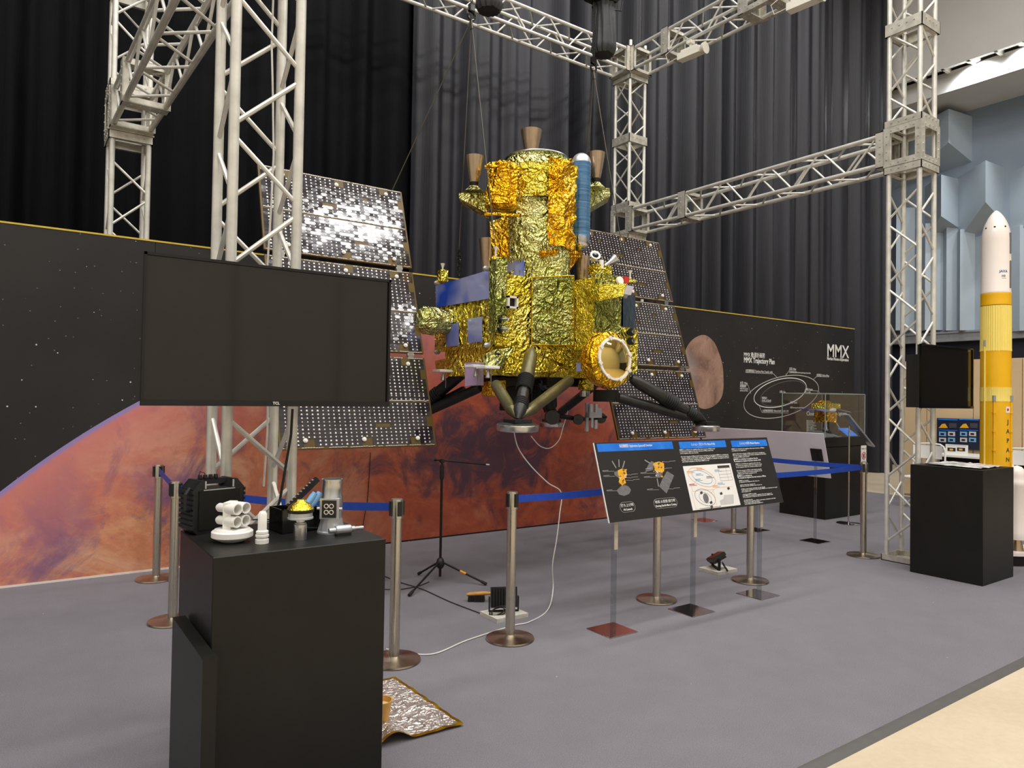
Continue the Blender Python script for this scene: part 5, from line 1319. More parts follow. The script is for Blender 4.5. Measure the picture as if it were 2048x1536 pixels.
# tilted caption panel on round stand in front of the case
p = onz(1697, 1047); tp = thing('caption_stand', 'silver caption panel on a thin post with round base before the glass case', 'sign', (p.x, p.y, 0))
m = MB(); m.lathe([(.145, 0), (.148, .005), (.14, .010), (.02, .016), (.014, .02)], (p.x, p.y, 0), n=32); m.build('base_disc', 'chrome', tp)
m = MB(); m.lathe([(.009, .018), (.009, 1.26)], (p.x, p.y, 0), n=12); m.build('post', 'steel', tp)
a, b = onY(1692, 830, p.y), onY(1743, 893, p.y-.0); dd = (b-a); sdv = (CF*.36+CR*.1); sdv.z = 0; sdv.normalize()
m = MB(); m.prism([a+sdv*.22-Vector((.0, .0, 0)), b+sdv*.22, b-sdv*.16, a-sdv*.16], dd.cross(sdv).normalized()*.012); o = m.build('panel', 'silver_paint', tp); fix_normals(o)
m = MB(); off = dd.cross(sdv).normalized()*.013; m.prism([a+sdv*.21+off, b+sdv*.21+off, b-sdv*.165+off, a-sdv*.165+off], dd.cross(sdv).normalized()*.004); o = m.build('caption_sheet', 'print_white', tp); fix_normals(o)
# ================================================================ right plinth and rocket
a, b, c = onz(1819.3, 1143.4), onz(1966.75, 1172.7), onz(2034.3, 1154.75)
rp = tag(MB().bbox((a.x, b.y, 0), (c.x, a.y, 1.0), .004).build('display_plinth', 'black_paint'), 'black box plinth on the right with a paper sheet on top', 'plinth')
m = MB(); m.grid(lambda u, v: Vector((a.x+.06+.5*u+.03*v, b.y+.04+.5*v, 1.002+.012*abs(noise.noise((u*3, v*3, 1)))+.006*noise.noise((u*8, v*8, 5))+.008)), 20, 20)
def mk_paper():
    t = NT('printed_paper'); n1 = t.noise(t.coord(), 9, 4); t.set(Base_Color=t.ramp(n1, [(.35, lin((120, 116, 112))), (.55, lin((214, 210, 206)))]), Roughness=.5); M['paper'] = t.m
mk_paper(); tag(m.build('paper_sheet', 'paper'), 'crumpled printed sheet lying on the right black plinth', 'paper')
M['rk_white'] = simple('rocket_white', (240, 230, 222), .28, 0, .01, 5, coat=.3)
M['rk_orange'] = simple('rocket_orange', (234, 178, 0), .5, 0, .05, 3)
M['rk_yellow'] = simple('rocket_pale_yellow', (240, 216, 110), .45, 0, .03, 6)
ax_ = CAM + ray(1991, 800)*7.28; RKX, RKY = ax_.x, ax_.y
def kz(y, px=1991):
    d = ray(px, y); s = (RKX*d.x+RKY*d.y)/(d.x**2+d.y**2); return CAM_H+d.z*s
rk = thing('rocket_model', 'tall white and orange rocket model behind the right black plinth', 'rocket', (RKX, RKY, 0))
RR = .132
def seg(name, mat, prof, n=40, wob=None): m = MB(); m.lathe(prof, (RKX, RKY, 0), n=n, wob=wob); return m.build(name, mat, rk)
zb_, zt_ = kz(588), kz(421)
prof = [(RR*1.0, zb_), (RR*1.02, zb_+.01), (RR*.99, zb_+.02), (RR*.985, kz(484))]
for i in range(1, 19):
    u = 1-(1-i/18)**1.5; prof.append((RR*.985*max(0, 1-u**2.0)**.72, kz(484)+(zt_-kz(484))*u))
fr = seg('fairing', 'rk_white', prof, 48)
seg('orange_band', 'rk_orange', [(RR*1.0, kz(612)), (RR*1.015, kz(610)), (RR*1.005, kz(608)), (RR*1.005, kz(592)), (RR*1.015, kz(590)), (RR*1.0, kz(588))])
seg('interstage', 'rk_yellow', [(RR*1.03, kz(703)), (RR*1.03, kz(701)), (RR*1.02, kz(699)), (RR*1.0, kz(613))], 160, wob=lambda t, z: .0022*(1 if math.sin(t*40) > 0 else -1))
seg('upper_tank', 'rk_orange', [(RR*1.015, kz(776)), (RR*1.015, kz(702))])
seg('corrugated_band', 'rk_yellow', [(RR*1.035, kz(803)), (RR*1.035, kz(801)), (RR*1.025, kz(799)), (RR*1.025, kz(779)), (RR*1.035, kz(777)), (RR*1.035, kz(775))], 200, wob=lambda t, z: .0012*(1 if math.sin(t*50) > 0 else -1))
seg('main_tank', 'rk_orange', [(RR*1.02, .42), (RR*1.02, kz(803))])
vd_ = (CAM-Vector((RKX, RKY, CAM_H))).normalized(); va2 = math.atan2(vd_.y, vd_.x)
def rka(off, r=RR): a = va2+off; return Vector((RKX+r*math.cos(a), RKY+r*math.sin(a), 0)), Vector((math.cos(a), math.sin(a), 0))
# pipes
for off, ztop, rr, r0, mat in ((-.72, kz(693), RR*1.06, .008, 'rk_yellow'), (-.08, kz(803), RR*1.06, .010, 'rk_orange'), (1.25, kz(803), RR*1.06, .01, 'rk_orange')):
    p, d = rka(off, rr); m = MB(); m.cyl(Vector((p.x, p.y, .45)), Vector((p.x, p.y, ztop)), r0, n=10); o = m.build('feed_pipe', mat, rk)
    m = MB(); m.cyl(Vector((p.x, p.y, ztop)), Vector((p.x, p.y, ztop+.06)), r0*1.5, n=12); m.build('pipe_cap', 'ledge', o)
    z_ = ztop-.12; m = MB()
    while z_ > .5 and off > -.5: m.cyl(Vector((p.x, p.y, z_)), Vector((p.x, p.y, z_+.012)), r0*1.6, n=10); z_ -= .19
    if m.v: m.build('pipe_clamp', 'rk_orange', o)
# portholes, dark stripes
for off in (-.85, -.1, .75):
    p, d = rka(off, 0); z_ = kz(458); m = MB(); rloc = RR*.985*max(0, 1-((z_-kz(484))/(zt_-kz(484)))**2.0)**.72; q = Vector((RKX, RKY, z_))+d*(rloc-.004); m.lathe([(.009, 0), (.009, .006), (0, .0065)], q, d, 14); m.build('vent_hole', 'nozzle_throat', fr)
for y0, y1 in ((470, 511), (525, 579)):
    m = MB(); p, d = rka(1.18, RR*.99); s = Vector((-d.y, d.x, 0)); c = Vector((p.x, p.y, (kz(y0)+kz(y1))/2)); m.box(c, (.006, .03, kz(y0)-kz(y1)), Matrix((d, s, Vector((0, 0, 1)))).transposed()); m.build('dark_stripe', 'print_midgrey', fr)
def rk_text(body, off, z, size, mat, parent, r, bold=.0004, italic=False):
    p, d = rka(off, r); s = Vector((-d.y, d.x, 0)); o = text_mesh('lettering', body, size, mat, Vector((p.x, p.y, z)), s, (0, 0, 1), parent, 'CENTER', bold, .0006)
    # wrap round the hull
    off_ = Vector((0, 0, 0)); q = parent
    while q is not None: off_ += q.location; q = q.parent
    for v in o.data.vertices:
        w = v.co+off_ - Vector((RKX, RKY, 0)); rad = math.hypot(w.x, w.y); k = (r+.001)/rad; v.co = Vector((RKX+w.x*k, RKY+w.y*k, w.z))-off_
    return o
M['print_jaxa'] = simple('print_logo_blue', (32, 60, 160), .4)
rk_text('JAXA', .52, kz(549), .034, 'print_jaxa', fr, RR*.985, .001); rk_text('H3', .52, kz(558), .03, 'print_midgrey', fr, RR*.985, .0012); rk_text('Launch Vehicle', .55, kz(561), .007, 'print_midgrey', fr, RR*.985)
for i, ch in enumerate('JAPAN'): rk_text(ch, .88, kz(847+i*18.5), .062, 'print_darkbrown', rk, RR*1.02, .0016)
p, d = rka(.86, RR*1.023); s = Vector((-d.y, d.x, 0)); m = MB(); m.box(Vector((p.x, p.y, kz(819))), (.003, .05, .062), Matrix((d, s, Vector((0, 0, 1)))).transposed()); fl = m.build('flag', 'print_white', rk)
m = MB(); m.lathe([(.014, .002), (0, .0025)], Vector((p.x, p.y, kz(819))), d, 16); m.build('flag_disc', 'print_red', fl)
# boosters
for i, off in enumerate((-1.35, -.42, .95, 2.6)):
    p, d = rka(off, RR*1.02+.085); m = MB(); zc = kz(948)
    prof = [(.075, .24), (.082, .30), (.078, .31), (.078, zc-.1), (.083, zc-.09), (.083, zc-.05), (.078, zc-.04), (.074, zc)]
    for k in range(1, 9): u = k/8; prof.append((.074*math.sqrt(1-u**2.2), zc+.11*u))
    m.lathe(prof, (p.x, p.y, 0), n=28); o = m.build('booster', 'rk_white', rk); m = MB(); m.lathe([(.06, .13), (.05, .18), (.035, .25)], (p.x, p.y, 0), n=20); m.build('booster_nozzle', 'copper', o)
m = MB(); m.lathe([(.12, .14), (.09, .22), (.15, .42)], (RKX, RKY, 0), n=28); m.build('main_engine', 'copper', rk)
m = MB(); m.lathe([(.36, .10), (.36, .13), (.1, .13)], (RKX, RKY, 0), n=40); m.build('stand_plate', 'rk_white', rk)
m = MB(); m.lathe([(.34, 0), (.34, .10), (.1, .10)], (RKX, RKY, 0), n=40); m.build('stand_base', 'black_paint', rk)
# ================================================================ beige partition, table, posters at the far right
pt = thing('partition_wall', 'beige partition wall of flat panels behind the rocket model', 'partition', (12.65, 4.5, 0))
ys = [onX(px, 850, 12.6).y for px in (1800, 1853, 1946, 2044, 2140, 2240)]
for y1, y0 in zip(ys[:-1], ys[1:]):
    m = MB(); m.bbox((12.6, y0+.004, .02), (12.66, y1-.004, 2.29), .004); m.build('partition_panel', 'beige_panel', pt)
m = MB(); m.box2((12.61, ys[-1], 0), (12.65, ys[0], .03)); m.build('floor_rail', 'ledge', pt)
tb = thing('side_table', 'white table along the beige partition', 'table', (12.0, 4.0, 0))
ty1, ty0 = onX(1858, 912, 12.2).y, onX(2120, 912, 11.8).y
m = MB(); m.bbox((11.75, ty0, .755), (12.45, ty1, .79), .004); m.build('table_top', 'white_plastic', tb)
for x in (11.8, 12.4):
    for y in (ty0+.06, (ty0+ty1)/2, ty1-.06): m = MB(); m.cyl((x, y, 0), (x, y, .755), .018, n=10); m.build('leg', 'silver_paint', tb)
m = MB(); m.box2((12.40, ty0+.05, .15), (12.42, ty1-.05, .75)); m.build('modesty_panel', 'black_paint', tb)
def xrect(m, px0, py0, px1, py1, X, d): a_, b_ = onX(px0, py0, X), onX(px1, py1, X); m.box2((X, a_.y, a_.z), (X+d, b_.y, b_.z))
po = thing('poster_board', 'dark blue poster board with gold and blue pictures leaning on the partition', 'poster', (12.58, onX(1915, 905, 12.58).y, .8))
m = MB(); xrect(m, 1874, 836, 1999, 903, 12.57, .032); m.build('board', 'print_navy', po)
for x0, x1 in ((1876, 1915), (1918, 1957), (1960, 1997)):
    m = MB(); xrect(m, x0, 837, x1, 841, 12.566, .004); m.build('heading_banner', 'print_blue', po)
    m = MB(); xrect(m, x0+1, 859, x1-1, 862, 12.566, .004); m.build('heading_banner', 'print_blue', po)
    m = MB(); m.face([onX(x0+1, 856, 12.564), onX(x0+8, 848, 12.564), onX(x0+14, 847, 12.564), onX(x0+20, 856, 12.564)]); m.build('picture', 'print_yellow', po)
    m = MB()
    for k in range(4): xrect(m, x0+22, 847+k*2.4, x1-2, 848+k*2.4, 12.566, .004)
    m.build('text_lines', 'print_grey', po)
    for i in range(2):
        for j in range(2):
            m = MB(); xrect(m, x0+2+i*18, 863+j*12, x0+16+i*18, 872.5+j*12, 12.566, .004); m.build('picture', 'print_lightblue' if (i+j) % 2 == 0 else 'print_lightgrey', po)
            m = MB(); xrect(m, x0+5+i*18, 866+j*12, x0+12+i*18, 870+j*12, 12.562, .004); m.build('picture', 'print_navy', po)
cdst = thing('card_stand', 'small white card stand with two pictures on the white table', 'sign', (12.2, onX(1913, 912, 12.2).y, .79))
m = MB(); xrect(m, 1891, 888, 1935, 910, 12.1, .02); m.build('card', 'print_white', cdst)
for x0 in (1895, 1914):
    m = MB(); xrect(m, x0, 895, x0+16, 903, 12.097, .004); m.build('picture', 'print_navy', cdst); m = MB(); xrect(m, x0+4, 897, x0+11, 901, 12.095, .004); m.build('picture', 'print_yellow', cdst)
m = MB(); xrect(m, 1893, 890, 1932, 892, 12.097, .004); m.build('heading', 'print_midgrey', cdst)
lp = thing('laptop', 'silver laptop on the white table beside the card stand', 'laptop', (12.2, onX(1876, 911, 12.2).y, .79))
m = MB(); q = [onX(1866, 905.5, 12.3), onX(1886, 905, 12.25), onX(1889, 896, 12.35), onX(1868, 896, 12.4)]; m.prism(q, (.012, 0, 0)); o = m.build('lid', 'silver_paint', lp); fix_normals(o)
m = MB(); yl = onX(1876, 911, 12.2).y; m.bbox((12.0, yl-.09, .79), (12.25, yl+.09, .806), .003); m.build('keyboard_base', 'silver_paint', lp)
def chair(px, pyb, X, label):
    c = onX(px, pyb, X); t = thing('folding_chair', label, 'chair', (c.x, c.y, 0), 'white chairs by the partition')
    m = MB(); m.grid(lambda u, v: c + Vector((.05*(2*u-1)**2*-1+.0, .21*(2*u-1), -.09+.2*v)), 10, 4); m.build('backrest', 'white_plastic', t)
    m = MB(); ps = [c+Vector((.0, .25*math.sin(a)*1.0, .13*math.cos(a))) for a in [math.pi*k/8-math.pi/2 for k in range(9)]]; m.tube([c+Vector((0, -.23, -.45))]+[c+Vector((0, .23*s_, z_)) for s_, z_ in ((-1, .04), (-.9, .1), (-.7, .13), (0, .14), (.7, .13), (.9, .1), (1, .04))]+[c+Vector((0, .23, -.45))], .014, 8); m.build('back_frame', 'white_plastic', t)
    zs = .44; m = MB(); m.bbox((c.x-.42, c.y-.21, zs), (c.x-.02, c.y+.21, zs+.03), .008); m.build('seat', 'white_plastic', t)
    for dx in (-.4, -.02):
        for dy in (-.2, .2): m = MB(); m.cyl((c.x+dx, c.y+dy, 0), (c.x+dx*.9, c.y+dy, zs), .012, n=8); m.build('leg', 'white_plastic', t)
chair(1858, 905, 11.5, 'white chair with rounded back seen through the right truss column'); chair(2052, 918, 11.2, 'white chair cut off at the right picture edge')
# ================================================================ left plinth with models
a, b, c = onz(434.1, 1114.4, 1.0), onz(771.8, 1076.9, 1.0), onz(355.6, 1062.9, 1.0)
PX0, PX1, PY0, PY1 = (a.x+c.x)/2, b.x, a.y, c.y+.02
tag(MB().bbox((PX0, PY0, 0), (PX1, PY1, 1.0), .003).build('display_plinth', 'black_paint'), 'large black box plinth in the left foreground carrying white and silver models', 'plinth')
m = MB(); m.prism([(.527, 2.47, .70), (.527, 3.00, .70), (.527, 3.00, .12), (.527, 2.96, .07), (.527, 2.47, .07)], (.045, 0, 0)); o = m.build('side_board', 'black_paint'); fix_normals(o)
tag(o, 'black board hung on the left side of the front plinth', 'board')
ZT = 1.0
def on1(px, py): return onz(px, py, ZT)
# portable speaker
c0, c1 = on1(385, 1072), on1(486, 1058)
dv = (c1-c0); dv.z = 0; ws_ = dv.length; dv.normalize(); nv = Vector((-dv.y, dv.x, 0)); R3 = Matrix((dv, nv, Vector((0, 0, 1)))).transposed()
HS = .215; sc0 = (c0+c1)/2 + nv*.055
sk = thing('portable_speaker', 'black portable speaker with carry handle at back of the front plinth', 'speaker', (sc0.x, sc0.y, ZT))
W2, D2 = ws_/2, .055
def sbox(m, x, y, z, sx, sy, sz): m.box(sc0 + R3 @ Vector((x, y, z)), (sx, sy, sz), R3)
m = MB()
pf = [(-W2, .02), (-W2+.02, 0), (W2-.02, 0), (W2, .02), (W2, HS-.035), (W2-.03, HS), (W2-.042, HS), (W2-.058, HS-.035), (-W2+.058, HS-.035), (-W2+.042, HS), (-W2+.03, HS), (-W2, HS-.035)]
m.prism([sc0+R3 @ Vector((x, -D2, z)) for x, z in pf], R3 @ Vector((0, 2*D2, 0))); o = m.build('cabinet', 'black_plastic', sk); fix_normals(o)
m = MB(); sbox(m, 0, -D2-.003, HS*.45, ws_*.8, .006, HS*.72); m.build('front_panel', 'black_paint', sk)
m = MB(); sbox(m, 0, D2*.4, HS-.012, ws_*.62, .03, .022); m.build('handle', 'black_rubber', sk)
m = MB(); sbox(m, 0, -D2-.001, HS-.04, ws_*.62, .004, .006); sbox(m, -W2+.048, -D2-.001, HS-.018, .006, .004, .03); sbox(m, W2-.048, -D2-.001, HS-.018, .006, .004, .03); m.build('handle_rim', 'silver_paint', sk)
for i in range(4):
    m = MB(); m.lathe([(.009, 0), (.01, .004), (.008, .016), (0, .016)], sc0+R3 @ Vector((-.05+.022*i, D2*.2, HS)), n=14); m.build('knob', 'black_rubber', sk)
for k in range(8):
    for e in (-1, 1): m = MB(); sbox(m, e*(W2+.002), 0, .03+.02*k, .006, .12, .012); m.build('side_rib', 'black_rubber', sk)
m = MB(); m.tube([sc0+R3 @ Vector((-W2-.005, -.03, HS-.03)), sc0+R3 @ Vector((-W2-.03, -.05, HS-.05)), sc0+R3 @ Vector((-W2-.03, -.05, HS-.11)), sc0+R3 @ Vector((-W2-.008, -.03, HS-.12))], .007, 8); m.build('side_handle', 'black_rubber', sk)
m = MB(); m.tube([sc0+R3 @ Vector((-.055, D2*.2, HS+.014)), sc0+R3 @ Vector((-.05, D2*.2, HS+.03)), sc0+R3 @ Vector((-.03, D2*.2, HS+.022)), sc0+R3 @ Vector((-.03, D2*.2, HS))], .002, 6); m.build('jack_lead', 'wire_black', sk)
def px2m(py_base, px): p = on1(px, py_base); return p, (p-CAM).dot(CF)/F_PX
# white thruster model
p, s = px2m(1086, 458); tm = thing('thruster_model', 'white plastic model with four tubes on a wide round base', 'model', (p.x, p.y, ZT)); p.z = ZT
p += Vector((CF.x, CF.y, 0))*.03
m = MB(); m.lathe([(.035, 0), (.04, .001), (39*s, 10*s), (40*s, 11*s), (40*s, 21*s), (38*s, 23*s), (35*s, 23*s), (34*s, 26*s), (28*s, 27*s), (10*s, 28*s)], p, n=44); m.build('round_base', 'white_plastic', tm)
vx = Vector((CR.x, CR.y, 0)).normalized(); vy = Vector((0, 0, 1)).cross(vx); VR = Matrix((vx, vy, Vector((0, 0, 1)))).transposed()
m = MB(); m.box(p+vx*(-5*s)+Vector((0, 0, 53*s)), (16*s, 36*s, 54*s), VR); m.build('tube_block', 'white_plastic', tm)
td = (vx*.9-vy*.45).normalized(); ts_ = Vector((-td.y, td.x, 0))
for sy_ in (-11*s, 11*s):
    for z_ in (43*s, 68*s):
        c_2 = p+Vector((0, 0, z_))+ts_*sy_; m = MB(); m.lathe([(0, -32*s), (6*s, -30*s), (9*s, -25*s), (9*s, -5*s), (11.5*s, 0), (11.5*s, 26*s), (9.5*s, 26*s), (9.5*s, 2*s), (0, 0)], c_2, td, 22); m.build('tube', 'white_plastic', tm)
# small white post
p, s = px2m(1086, 524); p.z = ZT; wm = thing('valve_model', 'small white plastic post model beside the four-tube model', 'model', (p.x, p.y, ZT))
m = MB(); m.lathe([(13*s, 0), (13*s, 8*s), (11*s, 9*s), (11*s, 12*s), (13*s, 13*s), (13*s, 17*s), (10*s, 18*s), (12*s, 20*s), (12*s, 24*s), (9*s, 26*s)], p, n=28); m.build('flange_base', 'white_plastic', wm)
m = MB(); m.lathe([(9*s, 22*s), (9*s, 58*s), (6*s, 63*s), (0, 63.5*s)], p, n=8, sharp=True); m.build('post', 'white_plastic', wm)
# gold dome model
p, s = px2m(1078, 600); p.z = ZT; gm = thing('dome_model', 'metal cylinder model topped with a gold foil dome', 'model', (p.x, p.y, ZT))
m = MB(); m.lathe([(13*s, 0), (13*s, 30*s), (11.5*s, 31*s), (11.5*s, 33*s), (9*s, 34*s), (9*s, 40*s)], p, n=28); m.box(p-vy*(-12*s)*-1+Vector((0, 0, 16*s)), (11*s, 3*s, 15*s), VR); m.build('cylinder', 'alu', gm)
m = MB(); m.lathe([(20*s, 40*s), (25*s, 41*s), (25*s, 44*s), (23.5*s, 45*s), (23.5*s, 53*s), (25*s, 54*s)], p, n=36); m.build('ring', 'silver_paint', gm)
m = MB(); m.lathe([(25*s, 53.5*s), (26*s, 55*s), (26*s, 60*s), (24*s, 61*s)], p, n=36); m.build('dark_rim', 'strut_dark', gm)
m = MB(); m.lathe([(26*s, 60*s), (23*s, 65*s), (17*s, 71*s), (9*s, 76*s), (7*s, 79*s), (0, 79*s)], p, n=30, wob=lambda t, z: .003*noise.noise((math.cos(t)*3, math.sin(t)*3, z*60)))
mk_foil('foil_small', lin((196, 158, 30)), lin((220, 190, 60)), lin((232, 210, 110)), 60, .7, .2, .004); m.build('dome', 'foil_small', gm)
# tall silver engine model
p, s = px2m(1066, 660); p.z = ZT; em = thing('camera_model', 'tall silver telescope model with four lens openings and flared foot', 'model', (p.x, p.y, ZT))
p += Vector((CF.x, CF.y, 0))*.02
m = MB(); m.lathe([(28*s, 0), (28*s, 3*s), (25*s, 5*s), (21*s, 28*s), (21*s, 31*s)], p, n=40); ft = m.build('flared_foot', 'silver_paint', em)
for i in range(14):
    a_ = 2*math.pi*i/14; d = Vector((math.cos(a_), math.sin(a_), 0)); m = MB(); m.prism([p+d*(20*s)+Vector((0, 0, 28*s)), p+d*(27*s)+Vector((0, 0, 4*s)), p+d*(20*s)+Vector((0, 0, 4*s))], Vector((-d.y, d.x, 0))*1.6*s); m.build('foot_rib', 'silver_paint', ft)
m = MB(); m.lathe([(21*s, 30*s), (21.5*s, 32*s), (21.5*s, 72*s), (20*s, 74*s), (20*s, 102*s), (21*s, 104*s), (21*s, 107*s), (18.5*s, 107*s), (18.5*s, 95*s), (0, 94*s)], p, n=44); m.build('barrel', 'alu', em)
bf = p - vy*(20*s) + vx*(1*s) + Vector((0, 0, 50*s)); m = MB(); m.box(bf+vy*(-2*s)*-1, (38*s, 10*s, 40*s), VR); m.build('lens_block', 'silver_paint', em)
m = MB(); m.box(bf-vy*(4.5*s), (28*s, 3*s, 34*s), VR); m.build('lens_plate', 'strut_cloth', em)
for dx in (-5, 5):
    for dz in (-6, 6):
        q = bf+vx*(dx*s)+Vector((0, 0, dz*s))-vy*(5.5*s); m = MB(); m.lathe([(4.6*s, 0), (4.8*s, 2*s), (3.4*s, 2.2*s), (3.2*s, .5*s)], q, -vy, 16); o = m.build('lens_ring', 'lamp_white', em); m = MB(); m.lathe([(3.3*s, .8*s), (0, .9*s)], q, -vy, 14); m.build('lens', 'black_gloss', o)
for dx in (-22, 22): m = MB(); m.cyl(bf+vx*(dx*s)-vx*(3*s), bf+vx*(dx*s)+vx*(3*s), 3*s, n=12); m.build('side_screw', 'silver_paint', em)
# lying silver cylinder
p, s = px2m(1070, 686); p.z = ZT+11*s; lm = thing('cylinder_model', 'silver cylinder with thin rod ends lying at the right of the plinth top', 'model', (p.x, p.y, ZT))
ld = Vector((1, .03, 0)).normalized(); m = MB(); m.lathe([(0, -30*s), (5*s, -30*s), (5.5*s, -17*s), (8*s, -16*s), (9*s, -14*s), (9*s, 14*s), (8*s, 16*s), (5*s, 17*s), (5*s, 24*s), (3.5*s, 25*s), (3.5*s, 43*s), (0, 44*s)], p, ld, 26); m.build('barrel', 'silver_paint', lm)
m = MB(); m.box(p-Vector((0, 0, 8.5*s)), (30*s, 14*s, 5*s)); m.build('black_foot', 'black_plastic', lm)
# black box with tools
q0, q1 = on1(563, 1069), on1(640, 1060); dv2 = Vector((q1.x-q0.x, q1.y-q0.y, 0)); L5 = dv2.length; dv2.normalize(); nv2 = Vector((-dv2.y, dv2.x, 0)); R4 = Matrix((dv2, nv2, Vector((0, 0, 1)))).transposed()
bx = thing('black_box', 'open black box standing behind the gold dome model', 'box', ((q0.x+q1.x)/2, (q0.y+q1.y)/2+.06, ZT)); hb = .098; DB = .13
for (x, y, sx, sy) in ((L5/2, .002, L5, .004), (L5/2, DB-.002, L5, .004), (.002, DB/2, .004, DB), (L5-.002, DB/2, .004, DB)):
    m = MB(); m.box(q0+R4 @ Vector((x, y, hb/2)), (sx, sy, hb), R4); m.build('side_wall', 'black_gloss', bx)
m = MB(); m.box(q0+R4 @ Vector((L5/2, DB/2, .002)), (L5, DB, .004), R4); m.build('bottom', 'black_gloss', bx)
rc_ = q0+R4 @ Vector((L5*.72, DB*.55, .15)); m = MB(); rq = R4 @ Matrix.Rotation(.85, 3, 'Y'); m.box(rc_, (.035*.6, .022, .17), rq)
rem = m.build('remote', 'black_plastic'); tag(rem, 'black remote control sticking out of the open black box', 'remote')
m = MB()
for k in range(9): m.box(rc_+rq @ Vector((-.011, 0, -.07+.017*k)), (.004, .013, .006), rq)
m.build('buttons', 'print_grey', rem)
for k in range(2):
    cc_ = q0+R4 @ Vector((L5*.80+.022*k, DB*.3, .115)); m = MB(); ax2 = R4 @ Vector((.6, 0, .8)); m.lathe([(0, -.05), (.015, -.05), (.015, .03), (.013, .035), (.013, .045), (0, .045)], cc_, ax2, 18)
    o = m.build('spray_tube', 'print_lightblue'); tag(o, 'light blue tube leaning in the black box, ' + ('nearer to' if k == 0 else 'farther from') + ' the gold dome', 'tube', 'light blue tubes in the black box')
m = MB(); cpos = [on1(520, 1049), on1(548, 1047), on1(528, 1040), on1(505, 1046)]; m.tube([v_+Vector((0, 0, .004+.01*(i % 2))) for i, v_ in enumerate(cpos)], .003, 6); tag(m.build('loose_lead', 'wire_black'), 'thin black lead lying on the plinth between speaker and box', 'cable')
# ================================================================ floor things
# foil sheet
ft_, fp, fb = onz(928, 1453), onz(790, 1357), onz(764, 1497)
A0, B0 = Vector((1.245, 2.93, 0)), ft_; C0_, D0 = fp, Vector((1.245, 3.62, 0))
def fs_pt(u, v):
    p = (A0*(1-u)+B0*u)*(1-v)+(D0*(1-u)+C0_*u)*v
    e = .028*max(0, noise.noise((u*3.2+.3, v*.6, 4)))*(1-v)**2*2.2
    h = .008+.012*abs(noise.noise((p.x*9, p.y*9, 1)))+.008*noise.noise((p.x*24, p.y*24, 7))*min(1, 6*min(u, 1-u, v, 1-v)) + e
    return Vector((p.x, p.y, max(.004, h)))
fs = thing('foil_sheet', 'crumpled silver foil blanket sheet with gold border lying on the carpet', 'sheet', (1.5, 3.2, 0))
m = MB(); m.grid(lambda u, v: fs_pt(.0+.965*u, .035+.93*v)+Vector((0, 0, .003)), 44, 44); m.build('silver_face', 'foil_silver', fs)
m = MB()
for (ua_, ub_, va1, vb1) in ((0, 1, 0, .035), (0, 1, .965, 1), (.965, 1, .035, .965)):
    m.grid(lambda u, v: fs_pt(ua_+(ub_-ua_)*u, va1+(vb1-va1)*v)+Vector((0, 0, .003)), 44 if ub_-ua_ > .5 else 3, 44 if vb1-va1 > .5 else 3)
m.build('gold_border', 'foil_trim', fs)
cp0 = onz(762, 1452); cpc = Vector((cp0.x, cp0.y, .02)); s = (cpc-CAM).dot(CF)/F_PX
cup = thing('tan_cup', 'tan paper cup standing on the foil sheet behind the plinth edge', 'cup', cpc)
m = MB(); m.lathe([(.030, 0), (.034, .004), (.05, .10), (.052, .104), (.047, .104), (.032, .02), (0, .02)], cpc, n=28); 
M['cup_tan'] = simple('cup_tan', (206, 156, 74), .5, 0, .1, 20); m.build('cup_body', 'cup_tan', cup)
M['sand'] = simple('cup_sand', (206, 180, 130), .9, 0, .3, 120, 90, .6); m = MB(); m.lathe([(.044, .078), (.02, .088), (0, .09)], cpc, n=24); m.build('sand_fill', 'sand', cup)
bt = onz(768, 1492); bt = Vector((bt.x-.03, bt.y+.02, .02)); m = MB(); m.lathe([(.014, 0), (.014, .06), (.006, .07), (.006, .085), (0, .085)], bt, n=16); o = m.build('small_bottle', 'rk_yellow'); tag(o, 'small yellow and white bottle on the foil sheet', 'bottle')
# microphone stand
p = onz(880, 1160); ms = thing('microphone_stand', 'black boom microphone stand with tripod legs before the Mars print', 'stand', (p.x, p.y, 0))
def MP(px, py): d = ray(px, py); s_ = (p.x*d.x+p.y*d.y)/(d.x**2+d.y**2); return CAM + d*s_
for px, py, lab in ((820, 1193, 0), (838, 1151, 0), (970, 1171, 1)):
    g = onz(px, py); top_ = Vector((p.x, p.y, .16)); e = Vector((g.x, g.y, .018)); m = MB(); m.cyl(top_+(e-top_)*.08, e, .0085, n=10); o = m.build('leg', 'black_paint', ms); m = MB(); m.cyl(e+(top_-e)*.08, e-(top_-e)*.03, .013, n=10); m.build('rubber_foot', 'black_rubber', o)
    if lab: m = MB(); m.cyl(e.lerp(top_, .55), e.lerp(top_, .42), .0105, n=10); M['tape_orange'] = simple('tape_orange', (236, 150, 20), .5); m.build('orange_tape', 'tape_orange', o)
m = MB(); m.lathe([(.02, .10), (.034, .12), (.036, .15), (.026, .18), (.014, .19)], (p.x, p.y, 0), n=18); m.build('leg_hub', 'black_plastic', ms)
zk = MP(884, 955).z; m = MB(); m.cyl((p.x, p.y, .03), (p.x, p.y, zk), .0115, n=12); m.build('lower_tube', 'black_paint', ms)
zt9 = MP(884, 925).z; m = MB(); m.lathe([(.014, zk-.02), (.019, zk), (.019, zk+.09), (.012, zk+.11)], (p.x, p.y, 0), n=16); m.build('grip', 'black_rubber', ms)
m = MB(); m.cyl((p.x, p.y, zk), (p.x, p.y, zt9), .008, n=10); m.build('upper_tube', 'black_paint', ms)
b0, b1 = MP(868, 919), MP(972, 929); m = MB(); m.cyl(b0, b1, .0075, n=10); m.cyl(b0, b0.lerp(b1, .06), .013, n=10); m.build('boom', 'black_paint', ms)
